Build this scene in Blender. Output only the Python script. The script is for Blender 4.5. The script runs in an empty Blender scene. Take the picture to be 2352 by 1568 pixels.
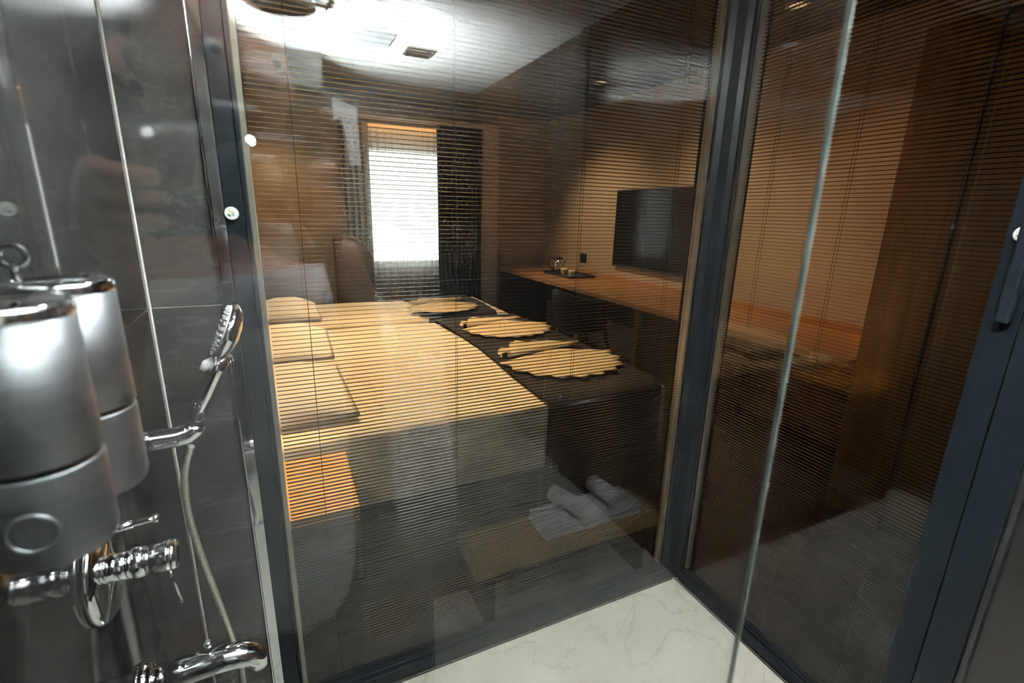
import bpy, bmesh, math, random
from mathutils import Vector, Matrix
random.seed(7)
PI = math.pi
SC = bpy.context.scene
COL = SC.collection
# ------------------------------------------------------------------ camera
CP = Vector((-1.32492, -1.21131, 1.40))
FPX, YAW, PITCH, ROLL = 1103.53, 0.441775, 0.260593, 0.0240182
fw = Vector((math.sin(YAW)*math.cos(PITCH), math.cos(YAW)*math.cos(PITCH), -math.sin(PITCH)))
r0 = Vector((math.cos(YAW), -math.sin(YAW), 0)); u0 = r0.cross(fw)
cr, sr = math.cos(ROLL), math.sin(ROLL)
rt = r0*cr + u0*sr; up = u0*cr - r0*sr
cam = bpy.data.cameras.new('camera'); cam.sensor_width = 36; cam.lens = 36*FPX/2352
cam.clip_start = 0.004; cam.clip_end = 100
cam.dof.use_dof = True; cam.dof.focus_distance = 1.75; cam.dof.aperture_fstop = 4.5
co = bpy.data.objects.new('camera', cam); COL.objects.link(co)
co.matrix_world = Matrix(((rt.x, up.x, -fw.x, CP.x), (rt.y, up.y, -fw.y, CP.y), (rt.z, up.z, -fw.z, CP.z), (0, 0, 0, 1)))
SC.camera = co
# ------------------------------------------------------------------ world, exposure
w = bpy.data.worlds.new('world'); SC.world = w; w.use_nodes = True
bg = w.node_tree.nodes['Background']; bg.inputs[0].default_value = (0.92, 0.93, 1.0, 1); bg.inputs[1].default_value = 9.0
vs = SC.view_settings; SC.display_settings.display_device = 'sRGB'
vs.view_transform = 'Standard'; vs.look = 'None'; vs.exposure = 0.0; vs.gamma = 1.0; vs.use_curve_mapping = False
cy = SC.cycles; cy.transparent_max_bounces = 24; cy.max_bounces = 9; cy.diffuse_bounces = 4; cy.glossy_bounces = 5
cy.transmission_bounces = 6; cy.caustics_reflective = False; cy.caustics_refractive = False; cy.sample_clamp_indirect = 80
try: cy.use_denoising = True
except Exception: pass
# ------------------------------------------------------------------ lamps of the rooms and added fill lights
def light(name, kind, loc, e, col, aim=None, **k):
    l = bpy.data.lights.new(name, kind); l.energy = e; l.color = col
    for a, v in k.items(): setattr(l, a, v)
    o = bpy.data.objects.new(name, l); COL.objects.link(o); o.location = loc
    if aim is not None: o.rotation_euler = (Vector(aim)-Vector(loc)).to_track_quat('-Z', 'Y').to_euler()
    return o
COOL = (0.93, 0.97, 1.0); WARM = (1.0, 0.60, 0.29)
light('flash_bounce', 'SPOT', (-1.40, -1.27, 1.74), 1900, COOL, aim=(-1.06, -1.36, 2.2), spot_size=1.6, spot_blend=0.8, shadow_soft_size=0.03)
light('bath_fill', 'SPOT', (-0.92, -0.55, 2.17), 75, COOL, aim=(-1.12, -0.85, 1.0), spot_size=2.3, spot_blend=0.6, shadow_soft_size=0.05)  # added fill for the shirt front, cloth and fittings, placed out of view
light('bed_light', 'SPOT', (-0.80, 1.02, 2.42), 300, WARM, aim=(-0.75, 1.15, 0), spot_size=1.5, spot_blend=0.45, shadow_soft_size=0.05)
light('bed_light_far', 'SPOT', (-0.7, 2.75, 2.42), 210, WARM, aim=(-0.6, 2.7, 0), spot_size=1.5, spot_blend=0.5, shadow_soft_size=0.05)
light('bedroom_wall_fill', 'SPOT', (-1.25, 3.5, 2.40), 55, (1.0, 0.68, 0.38), aim=(-1.4, 4.4, 1.3), spot_size=1.15, spot_blend=0.9, shadow_soft_size=0.08)  # added fill to brighten the wall left of the window
light('stand_light', 'SPOT', (-1.55, 0.26, 1.45), 44, (1.0, 0.66, 0.28), aim=(-1.47, 0.26, 0), spot_size=0.95, spot_blend=0.4, shadow_soft_size=0.03)
light('tv_wall_fill', 'SPOT', (0.35, 3.1, 2.42), 150, (1.0, 0.70, 0.42), aim=(1.75, 3.0, 0.95), spot_size=1.25, spot_blend=0.9, shadow_soft_size=0.08)  # added fill spot brightening the TV wall
light('tv_wall_fill_mid', 'SPOT', (0.45, 1.7, 2.42), 95, (1.0, 0.70, 0.42), aim=(1.75, 1.55, 0.95), spot_size=1.35, spot_blend=0.9, shadow_soft_size=0.08)  # second added fill, for the nearer part of the TV wall
light('desk_light_near', 'SPOT', (0.6, 0.7, 2.42), 34, (1.0, 0.62, 0.38), aim=(1.75, 0.45, 0.95), spot_size=1.3, spot_blend=0.8, shadow_soft_size=0.08)
light('desk_lamp_glow', 'POINT', (1.62, 0.16, 0.93), 0.9, (1.0, 0.5, 0.18), shadow_soft_size=0.03)
light('curtain_cove', 'AREA', (-0.05, 4.36, 2.29), 2.0, WARM, aim=(-0.05, 4.38, 0), shape='RECTANGLE', size=0.8, size_y=0.03)
wl = light('window_portal', 'AREA', (-0.05, 4.52, 1.42), 20, (0.95, 0.95, 1.0), aim=(-0.05, 0, 1.2), shape='RECTANGLE', size=0.75, size_y=1.2)
wl.data.cycles.is_portal = True

# ------------------------------------------------------------------ materials
def nt(name):
    m = bpy.data.materials.new(name); m.use_nodes = True
    return m, m.node_tree, m.node_tree.nodes['Principled BSDF']
def mat(name, col, rough=0.5, metal=0.0, noise=0.0, scale=20.0, bump=0.0, coat=0.0, spec=0.5, stretch=(1, 1, 1), col2=None, **k):
    m, t, b = nt(name); N = t.nodes; L = t.links
    b.inputs['Base Color'].default_value = (*col, 1); b.inputs['Roughness'].default_value = rough
    b.inputs['Metallic'].default_value = metal; b.inputs['Coat Weight'].default_value = coat; b.inputs['Coat Roughness'].default_value = 0.03
    b.inputs['Specular IOR Level'].default_value = spec
    for a, v in k.items(): b.inputs[a.replace('_', ' ')].default_value = v
    tc = N.new('ShaderNodeTexCoord'); mp = N.new('ShaderNodeMapping'); mp.inputs['Scale'].default_value = stretch
    L.new(tc.outputs['Object'], mp.inputs[0])
    nz = N.new('ShaderNodeTexNoise'); nz.inputs['Scale'].default_value = scale; nz.inputs['Detail'].default_value = 5
    L.new(mp.outputs[0], nz.inputs['Vector'])
    if noise > 0 or col2:
        c2 = col2 or tuple(max(0, c*(1-noise)) for c in col)
        rp = N.new('ShaderNodeValToRGB'); rp.color_ramp.elements[0].color = (*c2, 1); rp.color_ramp.elements[1].color = (*col, 1)
        rp.color_ramp.elements[0].position = 0.35; rp.color_ramp.elements[1].position = 0.65
        L.new(nz.outputs['Fac'], rp.inputs[0]); L.new(rp.outputs[0], b.inputs['Base Color'])
    if bump > 0:
        bp = N.new('ShaderNodeBump'); bp.inputs['Strength'].default_value = bump; bp.inputs['Distance'].default_value = 0.01
        L.new(nz.outputs['Fac'], bp.inputs['Height']); L.new(bp.outputs[0], b.inputs['Normal'])
    return m
def stone(name, a, b_, vein, rough, vs_=2.0, vw=0.02, stretch=(1, 1, 1), spec=0.5, bump=0.05, coat=0.0):
    m, t, b = nt(name); N = t.nodes; L = t.links
    tc = N.new('ShaderNodeTexCoord'); mp = N.new('ShaderNodeMapping'); mp.inputs['Scale'].default_value = stretch
    L.new(tc.outputs['Object'], mp.inputs[0])
    n1 = N.new('ShaderNodeTexNoise'); n1.inputs['Scale'].default_value = 3.2; n1.inputs['Detail'].default_value = 9; n1.inputs['Roughness'].default_value = 0.62
    n1.inputs['Distortion'].default_value = 0.8
    L.new(mp.outputs[0], n1.inputs['Vector'])
    rp = N.new('ShaderNodeValToRGB'); rp.color_ramp.elements[0].color = (*a, 1); rp.color_ramp.elements[1].color = (*b_, 1)
    rp.color_ramp.elements[0].position = 0.3; rp.color_ramp.elements[1].position = 0.72
    ng = N.new('ShaderNodeTexNoise'); ng.inputs['Scale'].default_value = 46; ng.inputs['Detail'].default_value = 4; L.new(mp.outputs[0], ng.inputs['Vector'])
    ad = N.new('ShaderNodeMath'); ad.operation = 'MULTIPLY_ADD'; ad.inputs[1].default_value = 0.35; L.new(ng.outputs['Fac'], ad.inputs[0])
    s1 = N.new('ShaderNodeMath'); s1.operation = 'SUBTRACT'; s1.inputs[1].default_value = 0.175; L.new(n1.outputs['Fac'], s1.inputs[0]); L.new(s1.outputs[0], ad.inputs[2])
    L.new(ad.outputs[0], rp.inputs[0])
    n2 = N.new('ShaderNodeTexNoise'); n2.inputs['Scale'].default_value = vs_; n2.inputs['Detail'].default_value = 6; n2.inputs['Distortion'].default_value = 1.3
    L.new(mp.outputs[0], n2.inputs['Vector'])
    s = N.new('ShaderNodeMath'); s.operation = 'SUBTRACT'; s.inputs[1].default_value = 0.5; L.new(n2.outputs['Fac'], s.inputs[0])
    ab = N.new('ShaderNodeMath'); ab.operation = 'ABSOLUTE'; L.new(s.outputs[0], ab.inputs[0])
    r2 = N.new('ShaderNodeValToRGB'); r2.color_ramp.elements[0].color = (1, 1, 1, 1); r2.color_ramp.elements[1].color = (0, 0, 0, 1); r2.color_ramp.elements[1].position = vw
    L.new(ab.outputs[0], r2.inputs[0])
    n3 = N.new('ShaderNodeTexNoise'); n3.inputs['Scale'].default_value = 1.7; L.new(mp.outputs[0], n3.inputs['Vector'])
    ml = N.new('ShaderNodeMath'); ml.operation = 'MULTIPLY'; L.new(r2.outputs[0], ml.inputs[0]); L.new(n3.outputs['Fac'], ml.inputs[1])
    mx = N.new('ShaderNodeMix'); mx.data_type = 'RGBA'; L.new(ml.outputs[0], mx.inputs[0]); L.new(rp.outputs[0], mx.inputs[6]); mx.inputs[7].default_value = (*vein, 1)
    L.new(mx.outputs[2], b.inputs['Base Color']); b.inputs['Roughness'].default_value = rough; b.inputs['Specular IOR Level'].default_value = spec
    b.inputs['Coat Weight'].default_value = coat; b.inputs['Coat Roughness'].default_value = 0.03
    if bump:
        bp = N.new('ShaderNodeBump'); bp.inputs['Strength'].default_value = bump; bp.inputs['Distance'].default_value = 0.004
        L.new(n1.outputs['Fac'], bp.inputs['Height']); L.new(bp.outputs[0], b.inputs['Normal'])
    return m
def wood(name, a, b_, rough=0.4, axis=1, sc=1.0):
    m, t, b = nt(name); N = t.nodes; L = t.links
    tc = N.new('ShaderNodeTexCoord'); mp = N.new('ShaderNodeMapping')
    s = [14*sc]*3; s[axis] = 0.9*sc; mp.inputs['Scale'].default_value = s; L.new(tc.outputs['Object'], mp.inputs[0])
    n = N.new('ShaderNodeTexNoise'); n.inputs['Scale'].default_value = 2.5; n.inputs['Detail'].default_value = 8; n.inputs['Distortion'].default_value = 0.6
    L.new(mp.outputs[0], n.inputs['Vector'])
    rp = N.new('ShaderNodeValToRGB'); rp.color_ramp.elements[0].color = (*b_, 1); rp.color_ramp.elements[1].color = (*a, 1)
    rp.color_ramp.elements[0].position = 0.3; rp.color_ramp.elements[1].position = 0.7
    L.new(n.outputs['Fac'], rp.inputs[0]); L.new(rp.outputs[0], b.inputs['Base Color']); b.inputs['Roughness'].default_value = rough
    return m
def glass(name, tint, ior=1.5, rough=0.0):
    m = bpy.data.materials.new(name); m.use_nodes = True; t = m.node_tree; N = t.nodes; L = t.links; N.clear()
    o = N.new('ShaderNodeOutputMaterial'); mx = N.new('ShaderNodeMixShader')
    # Schlick reflectance of a thin pane, the same from either side
    ge = N.new('ShaderNodeNewGeometry'); dt = N.new('ShaderNodeVectorMath'); dt.operation = 'DOT_PRODUCT'
    L.new(ge.outputs['Normal'], dt.inputs[0]); L.new(ge.outputs['Incoming'], dt.inputs[1])
    def mth(op, a, b=None):
        q = N.new('ShaderNodeMath'); q.operation = op
        for i, z in enumerate((a, b)):
            if z is None: continue
            if isinstance(z, (int, float)): q.inputs[i].default_value = z
            else: L.new(z, q.inputs[i])
        return q.outputs[0]
    r0_ = ((ior-1)/(ior+1))**2
    F = mth('ADD', mth('MULTIPLY', mth('POWER', mth('SUBTRACT', 1.0, mth('ABSOLUTE', dt.outputs['Value'])), 5.0), 1-r0_), r0_)
    tr = N.new('ShaderNodeBsdfTransparent'); tr.inputs[0].default_value = (*tint, 1)
    g = N.new('ShaderNodeBsdfGlossy'); g.inputs['Roughness'].default_value = rough; g.inputs[0].default_value = (1, 1, 1, 1)
    L.new(F, mx.inputs[0]); L.new(tr.outputs[0], mx.inputs[1]); L.new(g.outputs[0], mx.inputs[2]); L.new(mx.outputs[0], o.inputs[0])
    return m
def emit(name, col, s):
    m = bpy.data.materials.new(name); m.use_nodes = True; t = m.node_tree; b = t.nodes['Principled BSDF']
    b.inputs['Base Color'].default_value = (*col, 1); b.inputs['Emission Color'].default_value = (*col, 1); b.inputs['Emission Strength'].default_value = s
    return m
def sheer(name, col, tr):
    m, t, b = nt(name); N = t.nodes; L = t.links
    b.inputs['Base Color'].default_value = (*col, 1); b.inputs['Roughness'].default_value = 0.9
    wv = N.new('ShaderNodeTexWave'); wv.inputs['Scale'].default_value = 12; wv.inputs['Distortion'].default_value = 1.0
    tc = N.new('ShaderNodeTexCoord'); L.new(tc.outputs['Object'], wv.inputs[0])
    mr = N.new('ShaderNodeMapRange'); mr.inputs[3].default_value = tr-0.08; mr.inputs[4].default_value = tr+0.06; L.new(wv.outputs['Fac'], mr.inputs[0])
    o = N['Material Output']; T = N.new('ShaderNodeBsdfTransparent'); T2 = N.new('ShaderNodeBsdfTranslucent'); T2.inputs[0].default_value = (*col, 1)
    a = N.new('ShaderNodeMixShader'); a.inputs[0].default_value = 0.5; L.new(b.outputs[0], a.inputs[1]); L.new(T2.outputs[0], a.inputs[2])
    c = N.new('ShaderNodeMixShader'); L.new(mr.outputs[0], c.inputs[0]); L.new(a.outputs[0], c.inputs[1]); L.new(T.outputs[0], c.inputs[2])
    L.new(c.outputs[0], o.inputs[0]); return m
M = {}
M['tile'] = stone('slate_tile', (0.024, 0.025, 0.024), (0.064, 0.061, 0.056), (0.095, 0.093, 0.086), 0.05, 2.2, 0.009, spec=0.5, bump=0.004, coat=0.0, stretch=(1, 1, 2.2))
M['grout'] = mat('grout', (0.70, 0.67, 0.61), 0.8, noise=0.2, scale=60)
M['marble'] = stone('floor_marble', (0.42, 0.40, 0.335), (0.52, 0.50, 0.43), (0.30, 0.285, 0.23), 0.32, 1.6, 0.010, bump=0.02)
M['paint'] = mat('ceiling_paint', (0.80, 0.80, 0.79), 0.8, noise=0.03, scale=8)
M['tanwall'] = mat('tan_wallpaper', (0.42, 0.30, 0.20), 0.75, noise=0.1, scale=120, bump=0.1)
M['darkceil'] = mat('bedroom_ceiling_paint', (0.06, 0.05, 0.045), 0.8, noise=0.05, scale=5)
M['darkfloor'] = stone('bedroom_floor_tile', (0.020, 0.017, 0.015), (0.038, 0.032, 0.028), (0.06, 0.05, 0.045), 0.35, 2.0, 0.01)
M['frame'] = mat('powder_coated_frame', (0.008, 0.011, 0.0135), 0.34, metal=0.0, noise=0.15, scale=6, bump=0.01, spec=0.12)
M['gasket'] = mat('black_gasket', (0.012, 0.012, 0.013), 0.5, noise=0.2, scale=40)
M['chrome'] = mat('chrome', (0.80, 0.81, 0.83), 0.05, metal=1.0, noise=0.02, scale=3)
M['satin'] = mat('brushed_steel', (0.20, 0.205, 0.215), 0.44, metal=0.9, noise=0.12, scale=6, stretch=(1, 1, 30))
M['glass'] = glass('window_glass', (0.90, 0.915, 0.905))
M['glassback'] = glass('window_glass_outer', (0.93, 0.94, 0.93), 1.42)
M['shower'] = glass('shower_glass', (0.955, 0.975, 0.965))
M['glassedge'] = mat('green_glass_edge', (0.20, 0.25, 0.22), 0.25, noise=0.2, scale=50)
M['slat'] = mat('aluminium_slat', (0.11, 0.102, 0.09), 0.07, metal=1.0, noise=0.06, scale=4)
M['spacer'] = mat('spacer_bar', (0.42, 0.37, 0.30), 0.35, metal=0.6, noise=0.1, scale=30)
M['cord'] = mat('cord', (0.02, 0.018, 0.016), 0.8, noise=0.2, scale=200)
M['white'] = mat('white_plastic', (0.78, 0.79, 0.77), 0.35, noise=0.04, scale=10)
M['black'] = mat('black_plastic', (0.012, 0.012, 0.013), 0.35, noise=0.2, scale=20)
M['rubber'] = mat('nozzle_rubber', (0.55, 0.55, 0.54), 0.6, noise=0.1, scale=50)
M['hose'] = mat('metal_hose', (0.62, 0.60, 0.52), 0.28, metal=0.9, noise=0.3, scale=300)
M['duvet'] = mat('cream_bedding', (0.72, 0.66, 0.56), 0.85, noise=0.05, scale=9, bump=0.25)
M['pillow'] = mat('white_pillow', (0.80, 0.76, 0.70), 0.9, noise=0.04, scale=9, bump=0.3)
M['beddark'] = mat('dark_upholstery', (0.022, 0.018, 0.016), 0.7, noise=0.3, scale=60, bump=0.1)
M['head'] = mat('brown_headboard', (0.16, 0.085, 0.045), 0.6, noise=0.2, scale=20, bump=0.1)
M['runner'] = mat('charcoal_runner', (0.018, 0.016, 0.020), 0.85, noise=0.35, scale=150, bump=0.2)
M['towel'] = mat('beige_towel', (0.66, 0.55, 0.38), 0.95, noise=0.1, scale=160, bump=0.6)
M['towelgrey'] = mat('white_towel', (0.84, 0.85, 0.86), 0.95, noise=0.1, scale=140, bump=0.6)
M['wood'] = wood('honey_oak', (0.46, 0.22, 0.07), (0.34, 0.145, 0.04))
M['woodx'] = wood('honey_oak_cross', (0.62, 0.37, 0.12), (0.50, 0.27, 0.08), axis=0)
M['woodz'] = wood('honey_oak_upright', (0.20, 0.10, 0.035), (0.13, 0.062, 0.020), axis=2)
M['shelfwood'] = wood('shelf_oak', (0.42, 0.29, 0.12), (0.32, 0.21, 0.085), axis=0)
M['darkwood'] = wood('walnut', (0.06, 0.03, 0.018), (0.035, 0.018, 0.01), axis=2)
M['leather'] = mat('black_leather', (0.020, 0.021, 0.024), 0.5, noise=0.3, scale=40, bump=0.1)
M['brownleather'] = mat('brown_leather', (0.028, 0.013, 0.009), 0.5, noise=0.25, scale=40, bump=0.1)
M['curtain'] = mat('charcoal_curtain', (0.022, 0.020, 0.022), 0.9, noise=0.3, scale=80)
M['sheer'] = sheer('white_sheer', (0.85, 0.83, 0.78), 0.50)
M['greysheer'] = sheer('grey_net', (0.25, 0.23, 0.2), 0.30)
M['cream'] = mat('cream_pilaster', (0.62, 0.52, 0.40), 0.7, noise=0.06, scale=30)
M['screen'] = mat('tv_screen', (0.006, 0.006, 0.007), 0.12, spec=0.12)
M['steel'] = mat('kettle_steel', (0.6, 0.5, 0.38), 0.2, metal=0.9, noise=0.1, scale=10)
M['cup'] = mat('cream_ceramic', (0.62, 0.50, 0.30), 0.35, noise=0.06, scale=10)
M['skin'] = mat('skin', (0.48, 0.27, 0.19), 0.5, noise=0.1, scale=12, Subsurface_Weight=0.1)
M['shirt'] = mat('pale_grey_shirt', (0.60, 0.60, 0.60), 0.9, noise=0.12, scale=7, bump=0.8)
M['jeans'] = mat('dark_trousers', (0.02, 0.022, 0.03), 0.9, noise=0.3, scale=90, bump=0.2)
M['hair'] = mat('dark_hair', (0.02, 0.013, 0.01), 0.6, noise=0.4, scale=90, bump=0.7)
M['eye'] = mat('eye_white', (0.7, 0.7, 0.68), 0.2, noise=0.05, scale=5)
M['lamp'] = emit('flash_lamp', (0.95, 0.98, 1.0), 60)
M['lampwarm'] = emit('warm_downlight', (1.0, 0.70, 0.40), 0.6)
M['lampcool'] = emit('added_fill_lamp', (0.95, 0.98, 1.0), 10)  # glow of the added bathroom fixture
M['yellow'] = mat('logo_yellow', (0.75, 0.60, 0.05), 0.5, noise=0.05)
M['green'] = mat('logo_green', (0.06, 0.20, 0.07), 0.5, noise=0.05)
M['ink'] = mat('logo_ink', (0.03, 0.05, 0.09), 0.5, noise=0.05)
M['ceramic'] = mat('white_ceramic', (0.80, 0.81, 0.80), 0.12, noise=0.02, scale=5, coat=0.4)
M['silicone'] = mat('silicone_bead', (0.05, 0.045, 0.035), 0.6, noise=0.5, scale=60)

# ------------------------------------------------------------------ mesh helpers
def bx(bm, x0, x1, y0, y1, z0, z1, mtx=None):
    vs_ = [bm.verts.new(Vector(c) if mtx is None else mtx @ Vector(c)) for c in
           [(x0, y0, z0), (x1, y0, z0), (x1, y1, z0), (x0, y1, z0), (x0, y0, z1), (x1, y0, z1), (x1, y1, z1), (x0, y1, z1)]]
    for f in [(0, 3, 2, 1), (4, 5, 6, 7), (0, 1, 5, 4), (1, 2, 6, 5), (2, 3, 7, 6), (3, 0, 4, 7)]:
        bm.faces.new([vs_[i] for i in f])
    return vs_
def frame_of(d):
    d = d.normalized(); a = Vector((0, 0, 1)) if abs(d.z) < 0.9 else Vector((1, 0, 0))
    x = d.cross(a).normalized(); y = d.cross(x).normalized(); return x, y
def tube(bm, pts, rad, n=12, caps=True):
    pts = [Vector(p) for p in pts]
    if not hasattr(rad, '__len__'): rad = [rad]*len(pts)
    x, y = frame_of(pts[1]-pts[0]); rings = []
    for i, p in enumerate(pts):
        d = (pts[min(i+1, len(pts)-1)]-pts[max(i-1, 0)]).normalized()
        x = (x - d*x.dot(d)).normalized(); y = d.cross(x)
        rings.append([bm.verts.new(p + (x*math.cos(a)+y*math.sin(a))*rad[i]) for a in [2*PI*k/n for k in range(n)]])
    for i in range(len(rings)-1):
        for k in range(n):
            f = bm.faces.new((rings[i][k], rings[i][(k+1) % n], rings[i+1][(k+1) % n], rings[i+1][k])); f.smooth = True
    if caps: bm.faces.new(rings[0][::-1]); bm.faces.new(rings[-1])
def lathe(bm, prof, n=32, mtx=Matrix.Identity(4), caps=True):
    rings = []
    for r, z in prof:
        rings.append([bm.verts.new(mtx @ Vector((r*math.cos(2*PI*k/n), r*math.sin(2*PI*k/n), z))) for k in range(n)])
    for i in range(len(rings)-1):
        for k in range(n):
            f = bm.faces.new((rings[i][k], rings[i][(k+1) % n], rings[i+1][(k+1) % n], rings[i+1][k])); f.smooth = True
    if caps: bm.faces.new(rings[0][::-1]); bm.faces.new(rings[-1])
def axis_m(origin, d):
    x, y = frame_of(Vector(d)); z = Vector(d).normalized(); o = Vector(origin)
    return Matrix(((x.x, y.x, z.x, o.x), (x.y, y.y, z.y, o.y), (x.z, y.z, z.z, o.z), (0, 0, 0, 1)))
def obj(name, bm, m, parent=None, bevel=0, sub=0, smooth=False, seg=2):
    if smooth:
        for f in bm.faces: f.smooth = True
    bmesh.ops.recalc_face_normals(bm, faces=bm.faces[:])
    me = bpy.data.meshes.new(name); bm.to_mesh(me); bm.free()
    me.materials.append(M[m] if isinstance(m, str) else m)
    o = bpy.data.objects.new(name, me); COL.objects.link(o)
    if parent is not None: o.parent = parent
    if bevel:
        b = o.modifiers.new('bevel', 'BEVEL'); b.width = bevel; b.segments = seg; b.limit_method = 'ANGLE'
    if sub:
        s = o.modifiers.new('sub', 'SUBSURF'); s.levels = sub; s.render_levels = sub
    return o
def box(name, d, m, parent=None, bevel=0, **k):
    bm = bmesh.new(); bx(bm, *d); return obj(name, bm, m, parent, bevel, **k)
def tag(o, label, cat, group=None):
    o['label'] = label; o['category'] = cat
    if group: o['group'] = group
    return o
def thing(name, label, cat, loc=(0, 0, 0), group=None):
    o = bpy.data.objects.new(name, None); COL.objects.link(o); o.empty_display_size = 0.05; o.location = loc
    # children are authored in world space
    tag(o, label, cat, group); return o
def settle():
    # children were authored in world coordinates: cancel the offset of their thing
    bpy.context.view_layer.update()
    for o in COL.objects:
        if o.parent is not None and o.parent.parent is None and o.parent.type == 'EMPTY' and not o.get('local'):
            o.matrix_parent_inverse = o.parent.matrix_world.inverted()
def struct(o): o['kind'] = 'structure'; return o
def snode(name):
    o = bpy.data.objects.new(name, None); COL.objects.link(o); o['kind'] = 'structure'; return o

# ------------------------------------------------------------------ bathroom shell
XL, XS, HC, YB = -1.59, -1.457, 2.2, -2.25      # left wall, end of the tile strip, ceiling, back wall
def tiled(name, axis, rects, base):
    """wall slab in grout colour with a tile object per rectangle standing 2 mm proud"""
    b = struct(box(name, base, 'grout'))
    for (a0, a1, z0, z1), pos in rects:
        g = 0.0017
        if axis == 'x': d = (pos, pos+0.006, a0+g, a1-g, z0+g, z1-g)
        else: d = (a0+g, a1-g, pos-0.006, pos, z0+g, z1-g)
        box('tile', d, 'tile', b, bevel=0.0008, seg=1)
    return b
Z1 = 1.191
r = []
for a0, a1 in ((-1.15, -0.0), (YB, -1.15)):
    r += [((a0, a1, 0, Z1), XL-0.006), ((a0, a1, Z1, HC), XL-0.006)]
tiled('wall_left', 'x', r, (XL-0.10, XL-0.0035, YB-0.1, 0.10, 0, HC))
tiled('wall_front', 'y', [((XL+0.001, XS, 0, Z1), 0.006), ((XL+0.001, XS, Z1, HC), 0.006)], (XL-0.0035, XS-0.001, 0.0035, 0.09, 0, HC))
r = []
for a0, a1 in ((-1.05, -0.5), (-0.5, 0.0)):
    r += [((a0, a1, 0, Z1), YB+0.006), ((a0, a1, Z1, HC), YB+0.006)]
wb = struct(box('wall_back', (XL-0.1, 0.06, YB-0.1, YB+0.0035, 0, HC), 'grout'))
for (a0, a1, z0, z1), _ in r: box('tile', (a0+0.0017, a1-0.0017, YB, YB+0.006, z0+0.0017, z1-0.0017), 'tile', wb, bevel=0.0008, seg=1)
pil = struct(box('wall_shaft', (XL-0.002, -1.06, YB, -1.803, 0, HC), 'grout'))
for z0, z1 in ((0, Z1), (Z1, HC)): box('tile', (XL+0.003, -1.062, -1.803, -1.797, z0+0.0017, z1-0.0017), 'tile', pil, bevel=0.0008, seg=1)
for z0, z1 in ((0, Z1), (Z1, HC)): box('tile', (-1.06, -1.054, YB+0.007, -1.799, z0+0.0017, z1-0.0017), 'tile', pil, bevel=0.0008, seg=1)
struct(box('floor', (XL-0.1, 0.0, YB-0.1, 0.0, -0.08, 0.0), 'marble'))
struct(box('ceiling', (XL-0.1, 0.1, YB-0.1, 0.09, HC, HC+0.05), 'paint'))
bm = bmesh.new(); tube(bm, [(XL+0.0012, -0.0012, 0), (XL+0.0012, -0.0012, HC)], 0.0022, 8); struct(obj('trim_3', bm, 'grout'))
# chrome edge profile between the tile strip and the window frame
bm = bmesh.new(); bx(bm, XS, XS+0.003, -0.012, 0.0, 0, HC); bx(bm, XS+0.003, -1.431, -0.004, 0.001, 0, HC)
tr = struct(obj('trim_1', bm, 'chrome', bevel=0.0008))
# ------------------------------------------------------------------ glazed partitions with blinds in the cavity
RT = 0.058       # rail height
ZT = 2.16
def frameA():
    f = snode('window_1')
    bm = bmesh.new(); bx(bm, -1.430, -1.394, -0.028, 0.060, 0, HC); bx(bm, -1.394, -1.386, -0.016, 0.060, 0, HC)
    obj('jamb', bm, 'frame', f, bevel=0.002)
    bm = bmesh.new(); bx(bm, -1.394, -0.045, -0.028, 0.060, 0, RT-0.012); bx(bm, -1.394, -0.045, -0.018, 0.060, RT-0.012, RT)
    obj('bottom_rail', bm, 'frame', f, bevel=0.002)
    box('top_rail', (-1.394, -0.045, -0.028, 0.060, ZT, HC), 'frame', f, bevel=0.002)
    box('gasket', (-1.388, -1.384, -0.012, 0.05, RT, ZT), 'gasket', f)
    box('spacer', (-1.384, -1.374, 0.004, 0.034, RT, ZT), 'spacer', f)
    box('spacer', (-0.079, -0.070, 0.004, 0.034, RT, ZT), 'spacer', f)
    box('pane', (-1.386, -0.068, -0.003, 0.003, RT-0.003, ZT+0.003), 'glass', f)
    box('pane', (-1.386, -0.068, 0.035, 0.040, RT-0.003, ZT+0.003), 'glassback', f)
    box('silicone_bead', (-1.43, -0.03, -0.034, -0.026, 0.0, 0.006), 'silicone', f, bevel=0.002)
frameA()
def frameB():
    f = snode('window_2')
    bm = bmesh.new(); bx(bm, -0.018, 0.060, -0.742, -0.045, 0, RT-0.012); bx(bm, -0.010, 0.060, -0.742, -0.045, RT-0.012, RT)
    obj('bottom_rail', bm, 'frame', f, bevel=0.002)
    box('top_rail', (-0.028, 0.060, -0.742, -0.045, ZT, HC), 'frame', f, bevel=0.002)
    box('spacer', (0.006, 0.034, -0.062, -0.052, RT, ZT), 'spacer', f)
    box('pane', (-0.003, 0.003, -0.742, -0.050, RT-0.003, ZT+0.003), 'glass', f)
    box('pane', (0.035, 0.040, -0.742, -0.050, RT-0.003, ZT+0.003), 'glassback', f)
    box('silicone_bead', (-0.026, -0.018, -0.742, -0.03, 0.0, 0.006), 'silicone', f, bevel=0.002)
frameB()
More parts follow.
